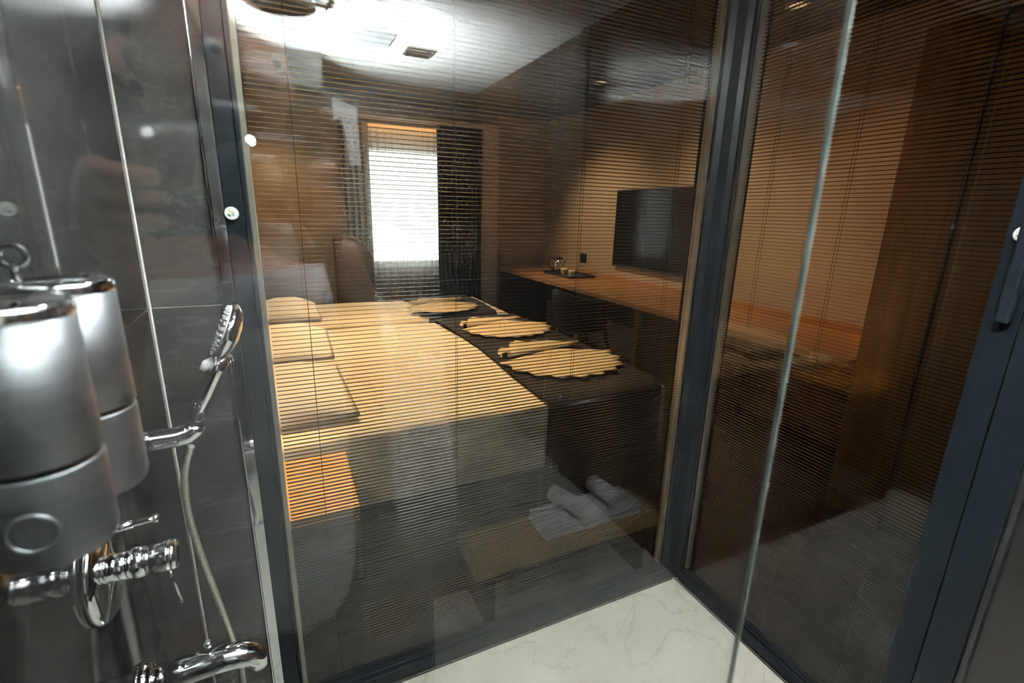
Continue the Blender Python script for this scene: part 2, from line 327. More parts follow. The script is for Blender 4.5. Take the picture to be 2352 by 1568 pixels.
# corner post: an L of two legs with a chamfered inner edge
bm = bmesh.new()
pts = [(-0.068, -0.004), (-0.050, -0.018), (-0.020, -0.028), (-0.006, -0.040), (-0.004, -0.050), (0.060, -0.050), (0.060, 0.060), (-0.068, 0.060)]
lo = [bm.verts.new((x, y, 0)) for x, y in pts]; hi = [bm.verts.new((x, y, HC)) for x, y in pts]
bm.faces.new(lo[::-1]); bm.faces.new(hi)
for i in range(len(pts)): bm.faces.new((lo[i], lo[(i+1) % len(pts)], hi[(i+1) % len(pts)], hi[i]))
post = struct(obj('trim_2', bm, 'frame', bevel=0.002))
for a in ((-0.070, -0.066, -0.006, 0.002), (-0.006, 0.002, -0.053, -0.049)):
    box('gasket', (*a, RT, ZT), 'gasket', post)
PITCH_Z = 0.01045
NS = int((ZT-RT-0.03)/PITCH_Z)
def slat_mesh(L, along):
    bm = bmesh.new(); W = 0.0093; n = 4; prof = []
    for i in range(n+1):
        s = i/n-0.5; prof.append((s*W, 0.0007*(1-(2*s)**2) - s*W*0.12))
    th = 0.00035
    def strip(pts_, sm):
        q = [[bm.verts.new((e, a, z) if along == 'x' else (a, e, z)) for a, z in pts_] for e in (0, L)]
        for i in range(len(pts_)-1):
            f = bm.faces.new((q[0][i], q[0][i+1], q[1][i+1], q[1][i])); f.smooth = sm
    # top, underside and the two lips keep their own vertices, so the sheet shades as thin metal
    strip(prof, True); strip([(a, z-th) for a, z in prof], True)
    for a, z in (prof[0], prof[-1]): strip([(a, z), (a, z-th)], False)
    me = bpy.data.meshes.new('slat'); bm.to_mesh(me); bm.free(); me.materials.append(M['slat']); return me
def blind(label, along, e0, e1, c, cords):
    loc = (e0, c, 0) if along == 'x' else (c, e0, 0)
    t = thing('venetian_blind', label, 'blind', (0, 0, 0))
    me = slat_mesh(e1-e0, along)
    for i in range(NS):
        o = bpy.data.objects.new('slat', me); COL.objects.link(o); o.parent = t
        o.location = (loc[0], loc[1], RT+0.012+i*PITCH_Z+random.uniform(-0.00012, 0.00012))
    for k in cords:
        for off in (-0.0068, 0.0068):
            p = (k, c+off) if along == 'x' else (c+off, k)
            bm = bmesh.new(); tube(bm, [(p[0], p[1], RT+0.004), (p[0], p[1], ZT)], 0.0006, 5)
            for i in range(NS):
                pass
            obj('cord', bm, 'cord', t)
    d = (e0, e1, c-0.008, c+0.008, ZT-0.018, ZT-0.001) if along == 'x' else (c-0.008, c+0.008, e0, e1, ZT-0.018, ZT-0.001)
    box('head_rail', d, 'slat', t)
    d = (e0, e1, c-0.007, c+0.007, RT+0.0005, RT+0.006) if along == 'x' else (c-0.007, c+0.007, e0, e1, RT+0.0005, RT+0.006)
    box('bottom_bar', d, 'slat', t)
    return t
blind('wide grey slatted blind in the glass, in front of the beds', 'x', -1.370, -0.088, 0.019, (-1.285, -0.914, -0.531, -0.184, -0.090))
blind('grey slatted blind in the glass right of the corner post', 'y', -0.738, -0.066, 0.019, (-0.160, -0.392, -0.633))
# door in the right partition
d1 = snode('door_1')
bm = bmesh.new(); bx(bm, -0.030, 0.060, -0.800, -0.742, 0, HC); bx(bm, -0.038, 0.060, -0.868, -0.803, 0, HC)
obj('stile', bm, 'frame', d1, bevel=0.003)
box('gasket', (-0.026, 0.03, -0.878, -0.868, 0, HC), 'gasket', d1)
box('door_leaf', (-0.012, 0.03, -1.60, -0.878, 0.01, HC), mat('dark_door_leaf', (0.012, 0.010, 0.009), 0.4, noise=0.3, scale=6), d1)
struct(box('wall_right', (-0.012, 0.06, YB, -1.60, 0, HC), 'darkwood'))
bm = bmesh.new(); bx(bm, -0.056, -0.030, -0.792, -0.768, 1.212, 1.42)
hd = obj('door_handle', bm, 'frame', d1, bevel=0.005)
# round white caps with a small printed leaf and lines of text
def cap(label, c, nrm, r):
    t = thing('round_cap', label, 'cap', c)
    m = axis_m(c, nrm)
    bm = bmesh.new(); lathe(bm, [(r*0.97, -0.004), (r, 0.001), (r*0.96, 0.003), (r*0.85, 0.004)], 32, m); obj('disc', bm, 'white', t)
    bm = bmesh.new(); lathe(bm, [(r*1.12, -0.0045), (r*1.12, -0.002)], 32, m); obj('rim', bm, 'black', t)
    # print drawn in the plane of the disc: u to the right, v up
    n = Vector(nrm).normalized(); v = Vector((0, 0, 1)); u = v.cross(n)
    def P(a, b, h): return Vector(c)+u*(a*r)+v*(b*r)+n*(0.004+h)
    def poly(nm, pl, mm, h=0.0003):
        bm = bmesh.new(); a = [bm.verts.new(P(x, y, h)) for x, y in pl]; b = [bm.verts.new(P(x, y, -0.0002)) for x, y in pl]
        bm.faces.new(a); bm.faces.new(b[::-1])
        for i in range(len(pl)): bm.faces.new((a[i], b[i], b[(i+1) % len(pl)], a[(i+1) % len(pl)]))
        obj(nm, bm, mm, t)
    poly('leaf_print', [(-0.55, -0.12), (-0.30, -0.05), (-0.08, -0.28), (-0.12, -0.52), (-0.42, -0.42)], 'green')
    poly('leaf_print', [(-0.35, 0.30), (-0.10, 0.48), (0.0, 0.25), (-0.18, 0.08)], 'yellow')
    for k, (a, b, l) in enumerate(((0.05, 0.35, 0.55), (0.0, 0.12, 0.6), (0.0, -0.1, 0.42))):
        dx, dy = 0.72*l, -0.69*l
        poly('text_line', [(a, b), (a+dx, b+dy), (a+dx-0.05, b+dy-0.06), (a-0.05, b-0.06)], 'ink')
cap('round white cap with a leaf print on the dark frame left of the blind', (-1.417, -0.033, 1.386), (0, -1, 0), 0.0135)
cap('round white cap at the right edge, on the frame above the door handle', (-0.042, -0.772, 1.384), (-1, 0, 0), 0.0150)
# ------------------------------------------------------------------ shower glass, with a green edge
sg = thing('shower_screen', 'clear glass shower screen whose upright green edge crosses the right half', 'shower screen', (-1.3, -1.0, 0))
box('pane', (XL, -1.010, -1.0020, -0.9980, 0.006, 1.98), 'shower', sg)
box('glass_edge', (-1.010, -1.0088, -1.0020, -0.9980, 0.006, 1.98), 'glassedge', sg)
bm = bmesh.new(); bx(bm, XL, -1.009, -1.009, -0.991, 0.0, 0.010); obj('floor_channel', bm, 'chrome', sg, bevel=0.001)
# white cloth clinging to the screen near its edge, high up
bm = bmesh.new(); pl = [(-1.100, 1.83), (-1.005, 1.80), (-1.002, 1.58), (-1.045, 1.578), (-1.055, 1.70), (-1.072, 1.755), (-1.10, 1.745)]
a = [bm.verts.new((x, -0.9945, z)) for x, z in pl]; b = [bm.verts.new((x, -0.9958, z)) for x, z in pl]
bm.faces.new(a); bm.faces.new(b[::-1])
for i in range(len(pl)): bm.faces.new((a[i], b[i], b[(i+1) % len(pl)], a[(i+1) % len(pl)]))
tag(obj('white_cloth', bm, mat('white_cloth_weave', (0.93, 0.93, 0.93), 0.9, noise=0.08, scale=120, bump=0.2)), 'white strip of cloth hanging high on the shower screen, seen mirrored in the blind glass', 'cloth')

# ------------------------------------------------------------------ soap dispensers
def dispenser(cx_, cy_, zt, zs, zb, r, label, key=False):
    t = thing('soap_dispenser', label, 'soap dispenser', (cx_, cy_, zb), 'steel soap dispensers on the tiled wall')
    T = Matrix.Translation((cx_, cy_, 0))
    # wall bracket
    bm = bmesh.new(); bx(bm, XL+0.0005, cx_-r*0.7, cy_-0.02, cy_+0.02, zs-0.02, zt-0.03); obj('wall_bracket', bm, 'satin', t, bevel=0.003)
    bm = bmesh.new(); lathe(bm, [(r*0.95, zs+0.0025), (r, zs+0.0035), (r, zt-0.010)], 48, T); obj('body', bm, 'satin', t)
    bm = bmesh.new(); lathe(bm, [(r, zt-0.0102), (r*1.012, zt-0.009), (r*1.015, zt-0.004), (r*0.99, zt-0.001), (r*0.93, zt), (r*0.88, zt-0.0015), (r*0.3, zt-0.003)], 48, T); obj('lid', bm, 'chrome', t)
    bm = bmesh.new(); lathe(bm, [(r*0.93, zs-0.0009), (r*0.93, zs+0.0030)], 48, T); obj('seam_ring', bm, 'black', t)
    # lower housing with a slanted underside
    bm = bmesh.new(); n = 48; top = []; bot = []
    for k in range(n):
        a = 2*PI*k/n; x, y = math.cos(a), math.sin(a)
        top.append(bm.verts.new((cx_+x*r, cy_+y*r, zs-0.001)))
        zz = zb + 0.012*max(0, (x*0.35+y*0.94)*0.9+0.1)
        bot.append(bm.verts.new((cx_+x*r*0.99, cy_+y*r*0.99, zz)))
    for k in range(n):
        f = bm.faces.new((top[k], top[(k+1) % n], bot[(k+1) % n], bot[k])); f.smooth = True
    bm.faces.new(top[::-1]); bm.faces.new(bot)
    obj('pump_housing', bm, 'satin', t, bevel=0.002, seg=3)
    d = Vector((0.05, -1, 0)).normalized(); c = Vector((cx_, cy_, (zs+zb)/2-0.004))
    bm = bmesh.new(); lathe(bm, [(0.0135, -0.003), (0.0145, 0.0015), (0.0125, 0.0022), (0.0115, -0.0005)], 32, axis_m(c+d*r*0.985, d), caps=False); obj('button_ring', bm, 'satin', t)
    bm = bmesh.new(); lathe(bm, [(0.0118, -0.004), (0.0118, 0.0002), (0.006, -0.0008)], 32, axis_m(c+d*r*0.985, d)); obj('push_button', bm, 'satin', t)
    q = Vector((cx_+r*0.40, cy_+r*0.55, zb+0.006))
    bm = bmesh.new(); tube(bm, [q+Vector((0, 0, 0.006)), q+Vector((0.001, 0, -0.004)), q+Vector((0.004, 0.002, -0.014))], [0.0085, 0.0085, 0.0065], 16); obj('nozzle', bm, 'black', t)
    if key:
        kc = Vector((cx_-0.024, cy_-0.004, zt+0.001))
        bm = bmesh.new(); tube(bm, [kc, kc+Vector((0, 0, 0.011))], [0.0035, 0.0035], 10)
        ring = [kc+Vector((math.cos(a)*0.0085, 0.0, 0.019+math.sin(a)*0.0085)) for a in [2*PI*i/20 for i in range(21)]]
        tube(bm, ring, 0.0024, 8, caps=False); obj('key', bm, 'black', t)
    return t
dispenser(-1.492, -0.80, 1.338, 1.228, 1.160, 0.0355, 'nearest round brushed steel soap dispenser, filling the left edge, with a round push button')
dispenser(-1.497, -0.69, 1.338, 1.224, 1.148, 0.0355, 'second steel soap dispenser just behind the nearest one, with a small black key on top', key=True)

# ------------------------------------------------------------------ shower fittings on the left wall
def arc(c, r, a0, a1, n, pl='xz'):
    out = []
    for i in range(n+1):
        a = a0+(a1-a0)*i/n
        out.append(Vector((c[0]+r*math.cos(a), c[1], c[2]+r*math.sin(a))) if pl == 'xz' else Vector((c[0]+r*math.cos(a), c[1]+r*math.sin(a), c[2])))
    return out
ya = -0.30
hh = thing('hand_shower_holder', 'curved chrome wall bracket carrying the hand shower', 'shower bracket', (XL, ya, 1.03))
bm = bmesh.new(); tube(bm, [(XL, ya, 1.020), (-1.545, ya, 1.020), (-1.515, ya, 1.021), (-1.500, ya, 1.024), (-1.490, ya, 1.031), (-1.486, ya, 1.040)], [0.0175, 0.0175, 0.0172, 0.0165, 0.0150, 0.0130], 20)
obj('arm', bm, 'chrome', hh)
bm = bmesh.new(); lathe(bm, [(0.030, 0.0004), (0.030, 0.003), (0.024, 0.007), (0.018, 0.009)], 32, axis_m((XL, ya, 1.020), (1, 0, 0))); obj('wall_flange', bm, 'chrome', hh)
bm = bmesh.new(); lathe(bm, [(0.0115, 0.0), (0.0125, 0.004), (0.0115, 0.008)], 24, axis_m((-1.486, ya, 1.041), (0.25, 0, 0.97))); obj('cradle', bm, 'black', hh)
hs = thing('hand_shower', 'chrome hand shower with a round ribbed head leaning out from the wall bracket', 'hand shower', (-1.486, ya, 1.05))
P0, P1, P2, P3 = Vector((-1.489, ya, 1.050)), Vector((-1.468, ya, 1.092)), Vector((-1.449, ya, 1.130)), Vector((-1.434, ya, 1.160))
bm = bmesh.new(); tube(bm, [P0, P1, P2, P3], [0.0115, 0.0120, 0.0130, 0.0160], 20); obj('handle', bm, 'chrome', hs)
hd_dir = Vector((-0.90, -0.10, 0.40)).normalized(); hc = Vector((-1.424, ya, 1.196))
mt = axis_m(hc, hd_dir)
# head is a disc facing the wall side, long axis upright
bm = bmesh.new(); lathe(bm, [(0.004, -0.019), (0.022, -0.0175), (0.040, -0.0115), (0.050, -0.002), (0.0505, 0.003), (0.048, 0.0065), (0.046, 0.0068)], 40, mt); obj('head', bm, 'chrome', hs)
bm = bmesh.new(); lathe(bm, [(0.046, 0.0055), (0.045, 0.0085), (0.010, 0.009)], 40, mt); fp = obj('face_plate', bm, 'rubber', hs)
bm = bmesh.new()
for rr, n in ((0.042, 28), (0.033, 20), (0.023, 13), (0.012, 7)):
    for k in range(n):
        a = 2*PI*k/n; q = mt @ Vector((rr*math.cos(a), rr*math.sin(a), 0.0085)); tube(bm, [q, q+hd_dir*0.0042], [0.0020, 0.0015], 6)
nz = obj('nozzles', bm, 'rubber', hs); nz['kind'] = 'stuff'
bm = bmesh.new(); q = mt @ Vector((0, 0, 0)); 
tube(bm, [Vector((-1.446, ya-0.006, 1.152)), Vector((-1.458, ya-0.012, 1.146)), Vector((-1.465, ya-0.014, 1.138))], [0.0075, 0.0085, 0.005], 12); obj('spray_lever', bm, 'white', hs)
# hose: from the holder down past the bath spout
hp = [(-1.500, ya, 1.001), (-1.508, ya, 0.980), (-1.517, ya+0.002, 0.945), (-1.521, ya+0.003, 0.89), (-1.518, ya+0.004, 0.83), (-1.510, ya+0.004, 0.76), (-1.500, ya+0.005, 0.69), (-1.491, ya+0.006, 0.62), (-1.483, ya+0.008, 0.55), (-1.478, ya+0.004, 0.49),
      (-1.480, ya-0.02, 0.44), (-1.50, ya-0.05, 0.42), (-1.53, ya-0.08, 0.45), (-1.552, ya-0.10, 0.52), (-1.556, -0.42, 0.60), (-1.556, -0.42, 0.631)]
def smooth_path(p, k=5):
    p = [Vector(q) for q in p]; out = []
    for i in range(len(p)-1):
        a, b, c, d = p[max(i-1, 0)], p[i], p[i+1], p[min(i+2, len(p)-1)]
        for j in range(k):
            t = j/k; out.append(0.5*((2*b)+(c-a)*t+(2*a-5*b+4*c-d)*t*t+(3*b-a-3*c+d)*t**3))
    return out+[p[-1]]
bm = bmesh.new(); tube(bm, smooth_path(hp), 0.0062, 12)
ho = obj('shower_hose', bm, 'hose'); tag(ho, 'long grey metal hose hanging from the hand shower down behind the bath spout', 'hose')
# concealed mixer
ym, zm = -0.48, 0.918
mx = thing('shower_mixer', 'chrome wall mixer with a round plate and a thin lever, below the dispensers', 'mixer tap', (XL, ym, zm))
def lx(prof, c=(XL, ym, zm), d=(1, 0, 0), n=40):
    bm = bmesh.new(); lathe(bm, prof, n, axis_m(c, d)); return bm
obj('wall_plate', lx([(0.070, 0.0004), (0.070, 0.006), (0.067, 0.010), (0.020, 0.011)]), 'chrome', mx)
obj('collar', lx([(0.019, 0.010), (0.019, 0.030), (0.0175, 0.031)]), 'chrome', mx)
obj('valve_body', lx([(0.0165, 0.031), (0.021, 0.034), (0.0225, 0.042), (0.0205, 0.050), (0.0175, 0.053)]), 'chrome', mx)
obj('handle_barrel', lx([(0.0175, 0.053), (0.0205, 0.058), (0.0212, 0.078), (0.0205, 0.080), (0.0185, 0.080)]), 'chrome', mx)
obj('knurled_cap', lx([(0.0198, 0.080), (0.0205, 0.082), (0.0200, 0.087), (0.012, 0.088)], n=18), 'chrome', mx)
bm = bmesh.new(); tube(bm, [(XL+0.076, ym-0.004, zm-0.018), (XL+0.079, ym-0.006, zm-0.040), (XL+0.084, ym-0.008, zm-0.074)], [0.0030, 0.0022, 0.0020], 10); lathe(bm, [(0.001, -0.003), (0.0035, 0), (0.001, 0.003)], 10, Matrix.Translation((XL+0.084, ym-0.008, zm-0.075))); obj('lever', bm, 'chrome', mx)
bm = bmesh.new(); tube(bm, [(XL+0.012, ym, zm+0.058), (XL+0.045, ym, zm+0.060), (XL+0.0455, ym, zm+0.060), (XL+0.069, ym, zm+0.062)], [0.0060, 0.0060, 0.0038, 0.0038], 12); lathe(bm, [(0.002, -0.003), (0.006, 0), (0.006, 0.004), (0.002, 0.006)], 14, axis_m((XL+0.069, ym, zm+0.062), (1, 0, 0))); obj('diverter', bm, 'chrome', mx)
# bath spout
ys, zs_ = -0.42, 0.655
bs = thing('bath_spout', 'chrome bath spout with a small pull knob, at the bottom left', 'spout', (XL, ys, zs_))
obj('wall_plate', lx([(0.034, 0.0004), (0.034, 0.004), (0.030, 0.012), (0.022, 0.014)], (XL, ys, zs_)), 'chrome', bs)
bm = bmesh.new(); tube(bm, [(XL+0.010, ys, zs_), (XL+0.06, ys, zs_+0.001), (XL+0.11, ys, zs_+0.002), (XL+0.135, ys, zs_-0.001), (XL+0.152, ys, zs_-0.009), (XL+0.160, ys, zs_-0.022), (XL+0.161, ys, zs_-0.032)], [0.0215, 0.0215, 0.0210, 0.0205, 0.0190, 0.0170, 0.0155], 24); obj('body', bm, 'chrome', bs)
bm = bmesh.new(); lathe(bm, [(0.0115, 0), (0.0115, 0.006), (0.009, 0.0065)], 20, Matrix.Translation((XL+0.161, ys, zs_-0.038))); obj('aerator', bm, 'rubber', bs)
bm = bmesh.new(); lathe(bm, [(0.0042, 0.015), (0.0042, 0.030), (0.0030, 0.031), (0.0030, 0.034), (0.0062, 0.037), (0.0068, 0.041), (0.0045, 0.045)], 18, Matrix.Translation((XL+0.092, ys, zs_))); obj('pull_knob', bm, 'chrome', bs)

# rain shower near the ceiling (seen mirrored at the top)
rh = thing('rain_shower', 'dark round rain shower head under the bathroom ceiling, mirrored at the top left', 'shower head', (-1.27, -0.72, 2.04))
bm = bmesh.new(); lathe(bm, [(0.11, 0), (0.112, 0.006), (0.105, 0.011), (0.02, 0.018), (0.016, 0.03)], 40, Matrix.Translation((-1.27, -0.72, 2.035))); obj('head', bm, 'black', rh)
bm = bmesh.new(); tube(bm, [(-1.27, -0.72, 2.06), (-1.26, -0.725, 2.072), (-1.12, -0.79, 2.075), (-1.10, -0.80, 2.085), (-1.10, -0.80, 2.199)], 0.010, 12); obj('arm', bm, 'chrome', rh)
bm = bmesh.new(); bx(bm, -1.125, -1.075, -0.825, -0.775, 2.185, 2.1998); obj('ceiling_plate', bm, 'chrome', rh, bevel=0.002)
# ceiling fittings
v = thing('ceiling_vent', 'small dark square vent in the bathroom ceiling, seen mirrored above the window', 'vent', (-0.60, -1.53, 2.19))
bm = bmesh.new(); bx(bm, -0.67, -0.53, -1.60, -1.46, 2.190, 2.1998); obj('frame', bm, 'black', v, bevel=0.002)
for k in range(6): box('blade', (-0.66, -0.54, -1.588+k*0.021, -1.578+k*0.021, 2.185, 2.190), 'black', v)
h = thing('ceiling_hatch', 'pale square access panel in the bathroom ceiling beside the small vent', 'hatch', (-0.86, -1.42, 2.19))
box('panel', (-0.99, -0.76, -1.54, -1.31, 2.191, 2.1998), mat('grey_panel', (0.22, 0.23, 0.24), 0.5, noise=0.05), h, bevel=0.002)
box('latch', (-0.89, -0.86, -1.335, -1.325, 2.188, 2.192), 'chrome', h)
dl = thing('downlight', 'added round white downlight in the bathroom ceiling, close to the glass in front of the beds', 'ceiling light', (-0.92, -0.55, 2.19))  # added fixture to go with the bathroom fill light
bm = bmesh.new(); lathe(bm, [(0.052, 0), (0.052, 0.004), (0.040, 0.0045), (0.038, 0.001)], 32, Matrix.Translation((-0.92, -0.55, 2.1952)), caps=False); obj('ring', bm, 'white', dl)
bm = bmesh.new(); lathe(bm, [(0.036, 0), (0.036, 0.003)], 32, Matrix.Translation((-0.92, -0.55, 2.196))); obj('lamp', bm, 'lampcool', dl)
# shelf with towels, rail, toilet behind the camera
sh = thing('low_shelf', 'low oak shelf under folded grey towels, mirrored at the bottom centre', 'shelf', (-0.45, -2.15, 0.2))
box('board', (-0.84, -0.06, -2.243, -2.05, 0.205, 0.258), 'shelfwood', sh, bevel=0.003)
for x in (-0.78, -0.12): box('leg', (x-0.02, x+0.02, -2.235, -2.07, 0.0, 0.2045), 'darkwood', sh, bevel=0.002)
def folded(name, label, x0, x1, y0, y1, z0, n, th, roll=None):
    t = thing(name, label, 'towel', ((x0+x1)/2, (y0+y1)/2, z0), 'grey white towels on the low shelf')
    bm = bmesh.new(); N = 14; prof = []
    for k in range(n):
        zc = z0+th*(k+0.5)
        off = 0.004*math.sin(k*2.1)
        prof.append((zc, off))
    for zc, off in prof:
        ring = []
        for xx in (x0+off, x1+off*0.5):
            ring.append([bm.verts.new((xx, (y0+y1)/2+(y1-y0)/2*math.copysign(abs(math.cos(a))**0.35, math.cos(a)), zc+th*0.49*math.copysign(abs(math.sin(a))**0.6, math.sin(a)))) for a in [2*PI*i/N for i in range(N)]])
        for i in range(N):
            f = bm.faces.new((ring[0][i], ring[0][(i+1) % N], ring[1][(i+1) % N], ring[1][i])); f.smooth = True
        bm.faces.new(ring[0]); bm.faces.new(ring[1][::-1])
    obj('folds', bm, 'towelgrey', t)
folded('folded_towel', 'folded white towel lying flat on the low shelf, under the two rolls', -0.56, -0.14, -2.22, -2.07, 0.2585, 2, 0.026)
def roll(label, c, d, r, L):
    t = thing('rolled_towel', label, 'towel', c, 'grey white towels on the low shelf')
    m_ = axis_m(c, d)
    bm = bmesh.new(); ns = 60; rows = []
    for e in (-L/2, L/2):
        rows.append([])
        for i in range(ns+1):
            a = 2*PI*3*i/ns; rr = r*(0.18+0.82*i/ns); rows[-1].append(bm.verts.new(m_ @ Vector((rr*math.cos(a), rr*math.sin(a), e))))
    for i in range(ns):
        f = bm.faces.new((rows[0][i], rows[0][i+1], rows[1][i+1], rows[1][i])); f.smooth = True
    o = obj('coil', bm, 'towelgrey', t); s = o.modifiers.new('s', 'SOLIDIFY'); s.thickness = r*0.22
roll('rolled white towel on the low shelf, the left one of the pair on top', (-0.44, -2.145, 0.353), (0.35, 1, 0), 0.036, 0.14)
roll('rolled white towel on the low shelf, the right one of the pair on top', (-0.27, -2.145, 0.354), (0.15, 1, 0), 0.037, 0.14)
rl = thing('towel_rail', 'thin chrome towel rail mirrored in front of the charcoal bed runner', 'towel rail', (-0.2, -2.2, 0.74))
bm = bmesh.new(); tube(bm, [(-0.445, YB+0.05, 0.72), (0.0-0.006, YB+0.05, 0.72)], 0.004, 10); obj('bar', bm, 'chrome', rl)
for x in (-0.43, -0.02):
    bm = bmesh.new(); tube(bm, [(x, YB+0.0065, 0.735), (x, YB+0.05, 0.72)], 0.004, 10); lathe(bm, [(0.012, 0), (0.012, 0.004), (0.006, 0.007)], 20, axis_m((x, YB+0.0065, 0.735), (0, 1, 0))); obj('bracket', bm, 'chrome', rl)

# ------------------------------------------------------------------ bedroom shell
XR, YF, HB = 1.75, 4.40, 2.50
struct(box('floor_bedroom', (-1.85, 1.85, -2.6, 4.6, -0.10, -0.0802), 'darkfloor'))
fb = struct(box('floor_entry', (-1.85, XR+0.1, 0.06, 4.5, -0.0802, -0.0002), 'darkfloor'))
struct(box('floor_corridor', (0.061, XR+0.1, -2.6, 0.0598, -0.0802, -0.0002), 'darkfloor'))
struct(box('ceiling_bedroom', (-1.85, XR+0.1, -2.6, 4.6, HB, HB+0.06), 'darkceil'))
struct(box('wall_headboard', (-1.85, -1.74, 0.095, 4.6, 0, HB), 'tanwall'))
struct(box('wall_tv', (XR, XR+0.1, -2.6, 4.6, 0, HB), 'tanwall'))
struct(box('wall_entry', (0.061, XR, -2.7, -2.6, 0, HB), 'tanwall'))
bm = bmesh.new(); x0, x1, z0, z1 = -0.45, 0.40, 0.80, 2.06
bx(bm, -1.85, x0, YF, YF+0.12, 0, HB); bx(bm, x1, XR, YF, YF+0.12, 0, HB); bx(bm, x0, x1, YF, YF+0.12, 0, z0); bx(bm, x0, x1, YF, YF+0.12, z1, HB)
struct(obj('wall_window', bm, 'tanwall'))
struct(box('wall_pilaster', (0.80, 1.02, 4.22, 4.399, 0, 2.36), 'cream', bevel=0.004))
bm = bmesh.new(); bx(bm, XL-0.26, 0.06, YB-0.1, 0.06, HC+0.051, HB-0.001); struct(obj('wall_bulkhead', bm, 'tanwall'))
w3 = snode('window_3')
bm = bmesh.new(); bx(bm, x0, x1, YF+0.02, YF+0.07, z0, z0+0.04); bx(bm, x0, x1, YF+0.02, YF+0.07, z1-0.04, z1); bx(bm, x0, x0+0.04, YF+0.02, YF+0.07, z0, z1); bx(bm, x1-0.04, x1, YF+0.02, YF+0.07, z0, z1)
obj('window_frame', bm, 'white', w3, bevel=0.003)
box('window_sill', (x0-0.03, x1+0.03, YF-0.03, YF+0.06, z0-0.03, z0-0.001), 'white', w3, bevel=0.003)
box('pane', (x0+0.04, x1-0.04, YF+0.04, YF+0.046, z0+0.04, z1-0.04), 'shower', w3)
# curtains
def curtain(name, label, cat, x0, x1, z0, z1, y, m, amp, n, group=None):
    bm = bmesh.new(); N = n*10; rows = []
    for zi in range(7):
        z = z0+(z1-z0)*zi/6; row = []
        for i in range(N+1):
            s = i/N; x = x0+(x1-x0)*s; k = 0.75+0.25*zi/6
            row.append(bm.verts.new((x+0.006*math.sin(s*17+zi*0.4), y+amp*math.sin(2*PI*n*s+0.25*zi)*(1.25-0.25*zi/6*2), z)))
        rows.append(row)
    for a, b in zip(rows, rows[1:]):
        for i in range(N):
            f = bm.faces.new((a[i], a[i+1], b[i+1], b[i])); f.smooth = True
    o = obj(name, bm, m)
    if m == 'curtain': s_ = o.modifiers.new('s', 'SOLIDIFY'); s_.thickness = 0.006
    return tag(o, label, cat, group)
curtain('curtain', 'long charcoal curtain right of the bright window', 'curtain', 0.27, 0.80, 0.03, 2.30, 4.19, 'curtain', 0.012, 9)
curtain('curtain', 'narrow charcoal net curtain left of the bright window', 'curtain', -0.74, -0.44, 0.03, 2.28, 4.21, 'greysheer', 0.022, 5)
curtain('sheer_curtain', 'white sheer curtain hanging in front of the bright window', 'curtain', -0.46, 0.33, 0.03, 2.22, 4.29, 'sheer', 0.018, 11)
tk = thing('curtain_rail', 'pale curtain rail over the bright window', 'curtain rail', (0, 4.2, 2.31)); box('track', (-0.9, 0.86, 4.15, 4.32, 2.312, 2.335), 'cream', tk, bevel=0.002)
for x in (-0.85, 0.0, 0.8): box('bracket', (x-0.01, x+0.01, 4.30, 4.3995, 2.336, 2.35), 'cream', tk)

# ------------------------------------------------------------------ beds
def cushion(bm, x0, x1, y0, y1, z0, z1, nx=16, ny=14, puff=0.02, edge=0.04, seed=0, flat=False):
    rnd = random.Random(seed); ph = [rnd.uniform(0, 6) for _ in range(6)]
    def P(i, j, top):
        u, v_ = i/nx, j/ny; x = x0+(x1-x0)*u; y = y0+(y1-y0)*v_
        d = min(u, 1-u)*(x1-x0), min(v_, 1-v_)*(y1-y0); e = 1.0
        for q in d: e *= min(1.0, q/edge)**0.5 if q < edge else 1
        wob = puff*(0.35*math.sin(x*9+ph[0])*math.sin(y*7+ph[1])+0.2*math.sin(x*21+ph[2]+y*5))
        if flat: return Vector((x, y, (z0+0.004+(z1-z0-0.004)*e+wob*e) if top else z0+0.004*(1-e)))
        zc = (z0+z1)/2
        return Vector((x, y, (zc+((z1-zc)*e+wob*e)) if top else (zc-(zc-z0)*e)))
    T = [[bm.verts.new(P(i, j, True)) for j in range(ny+1)] for i in range(nx+1)]
    B = [[T[i][j] if i in (0, nx) or j in (0, ny) else bm.verts.new(P(i, j, False)) for j in range(ny+1)] for i in range(nx+1)]
    for i in range(nx):
        for j in range(ny):
            f = bm.faces.new((T[i][j], T[i+1][j], T[i+1][j+1], T[i][j+1])); f.smooth = True
            g = bm.faces.new((B[i][j+1], B[i+1][j+1], B[i+1][j], B[i][j])); g.smooth = True
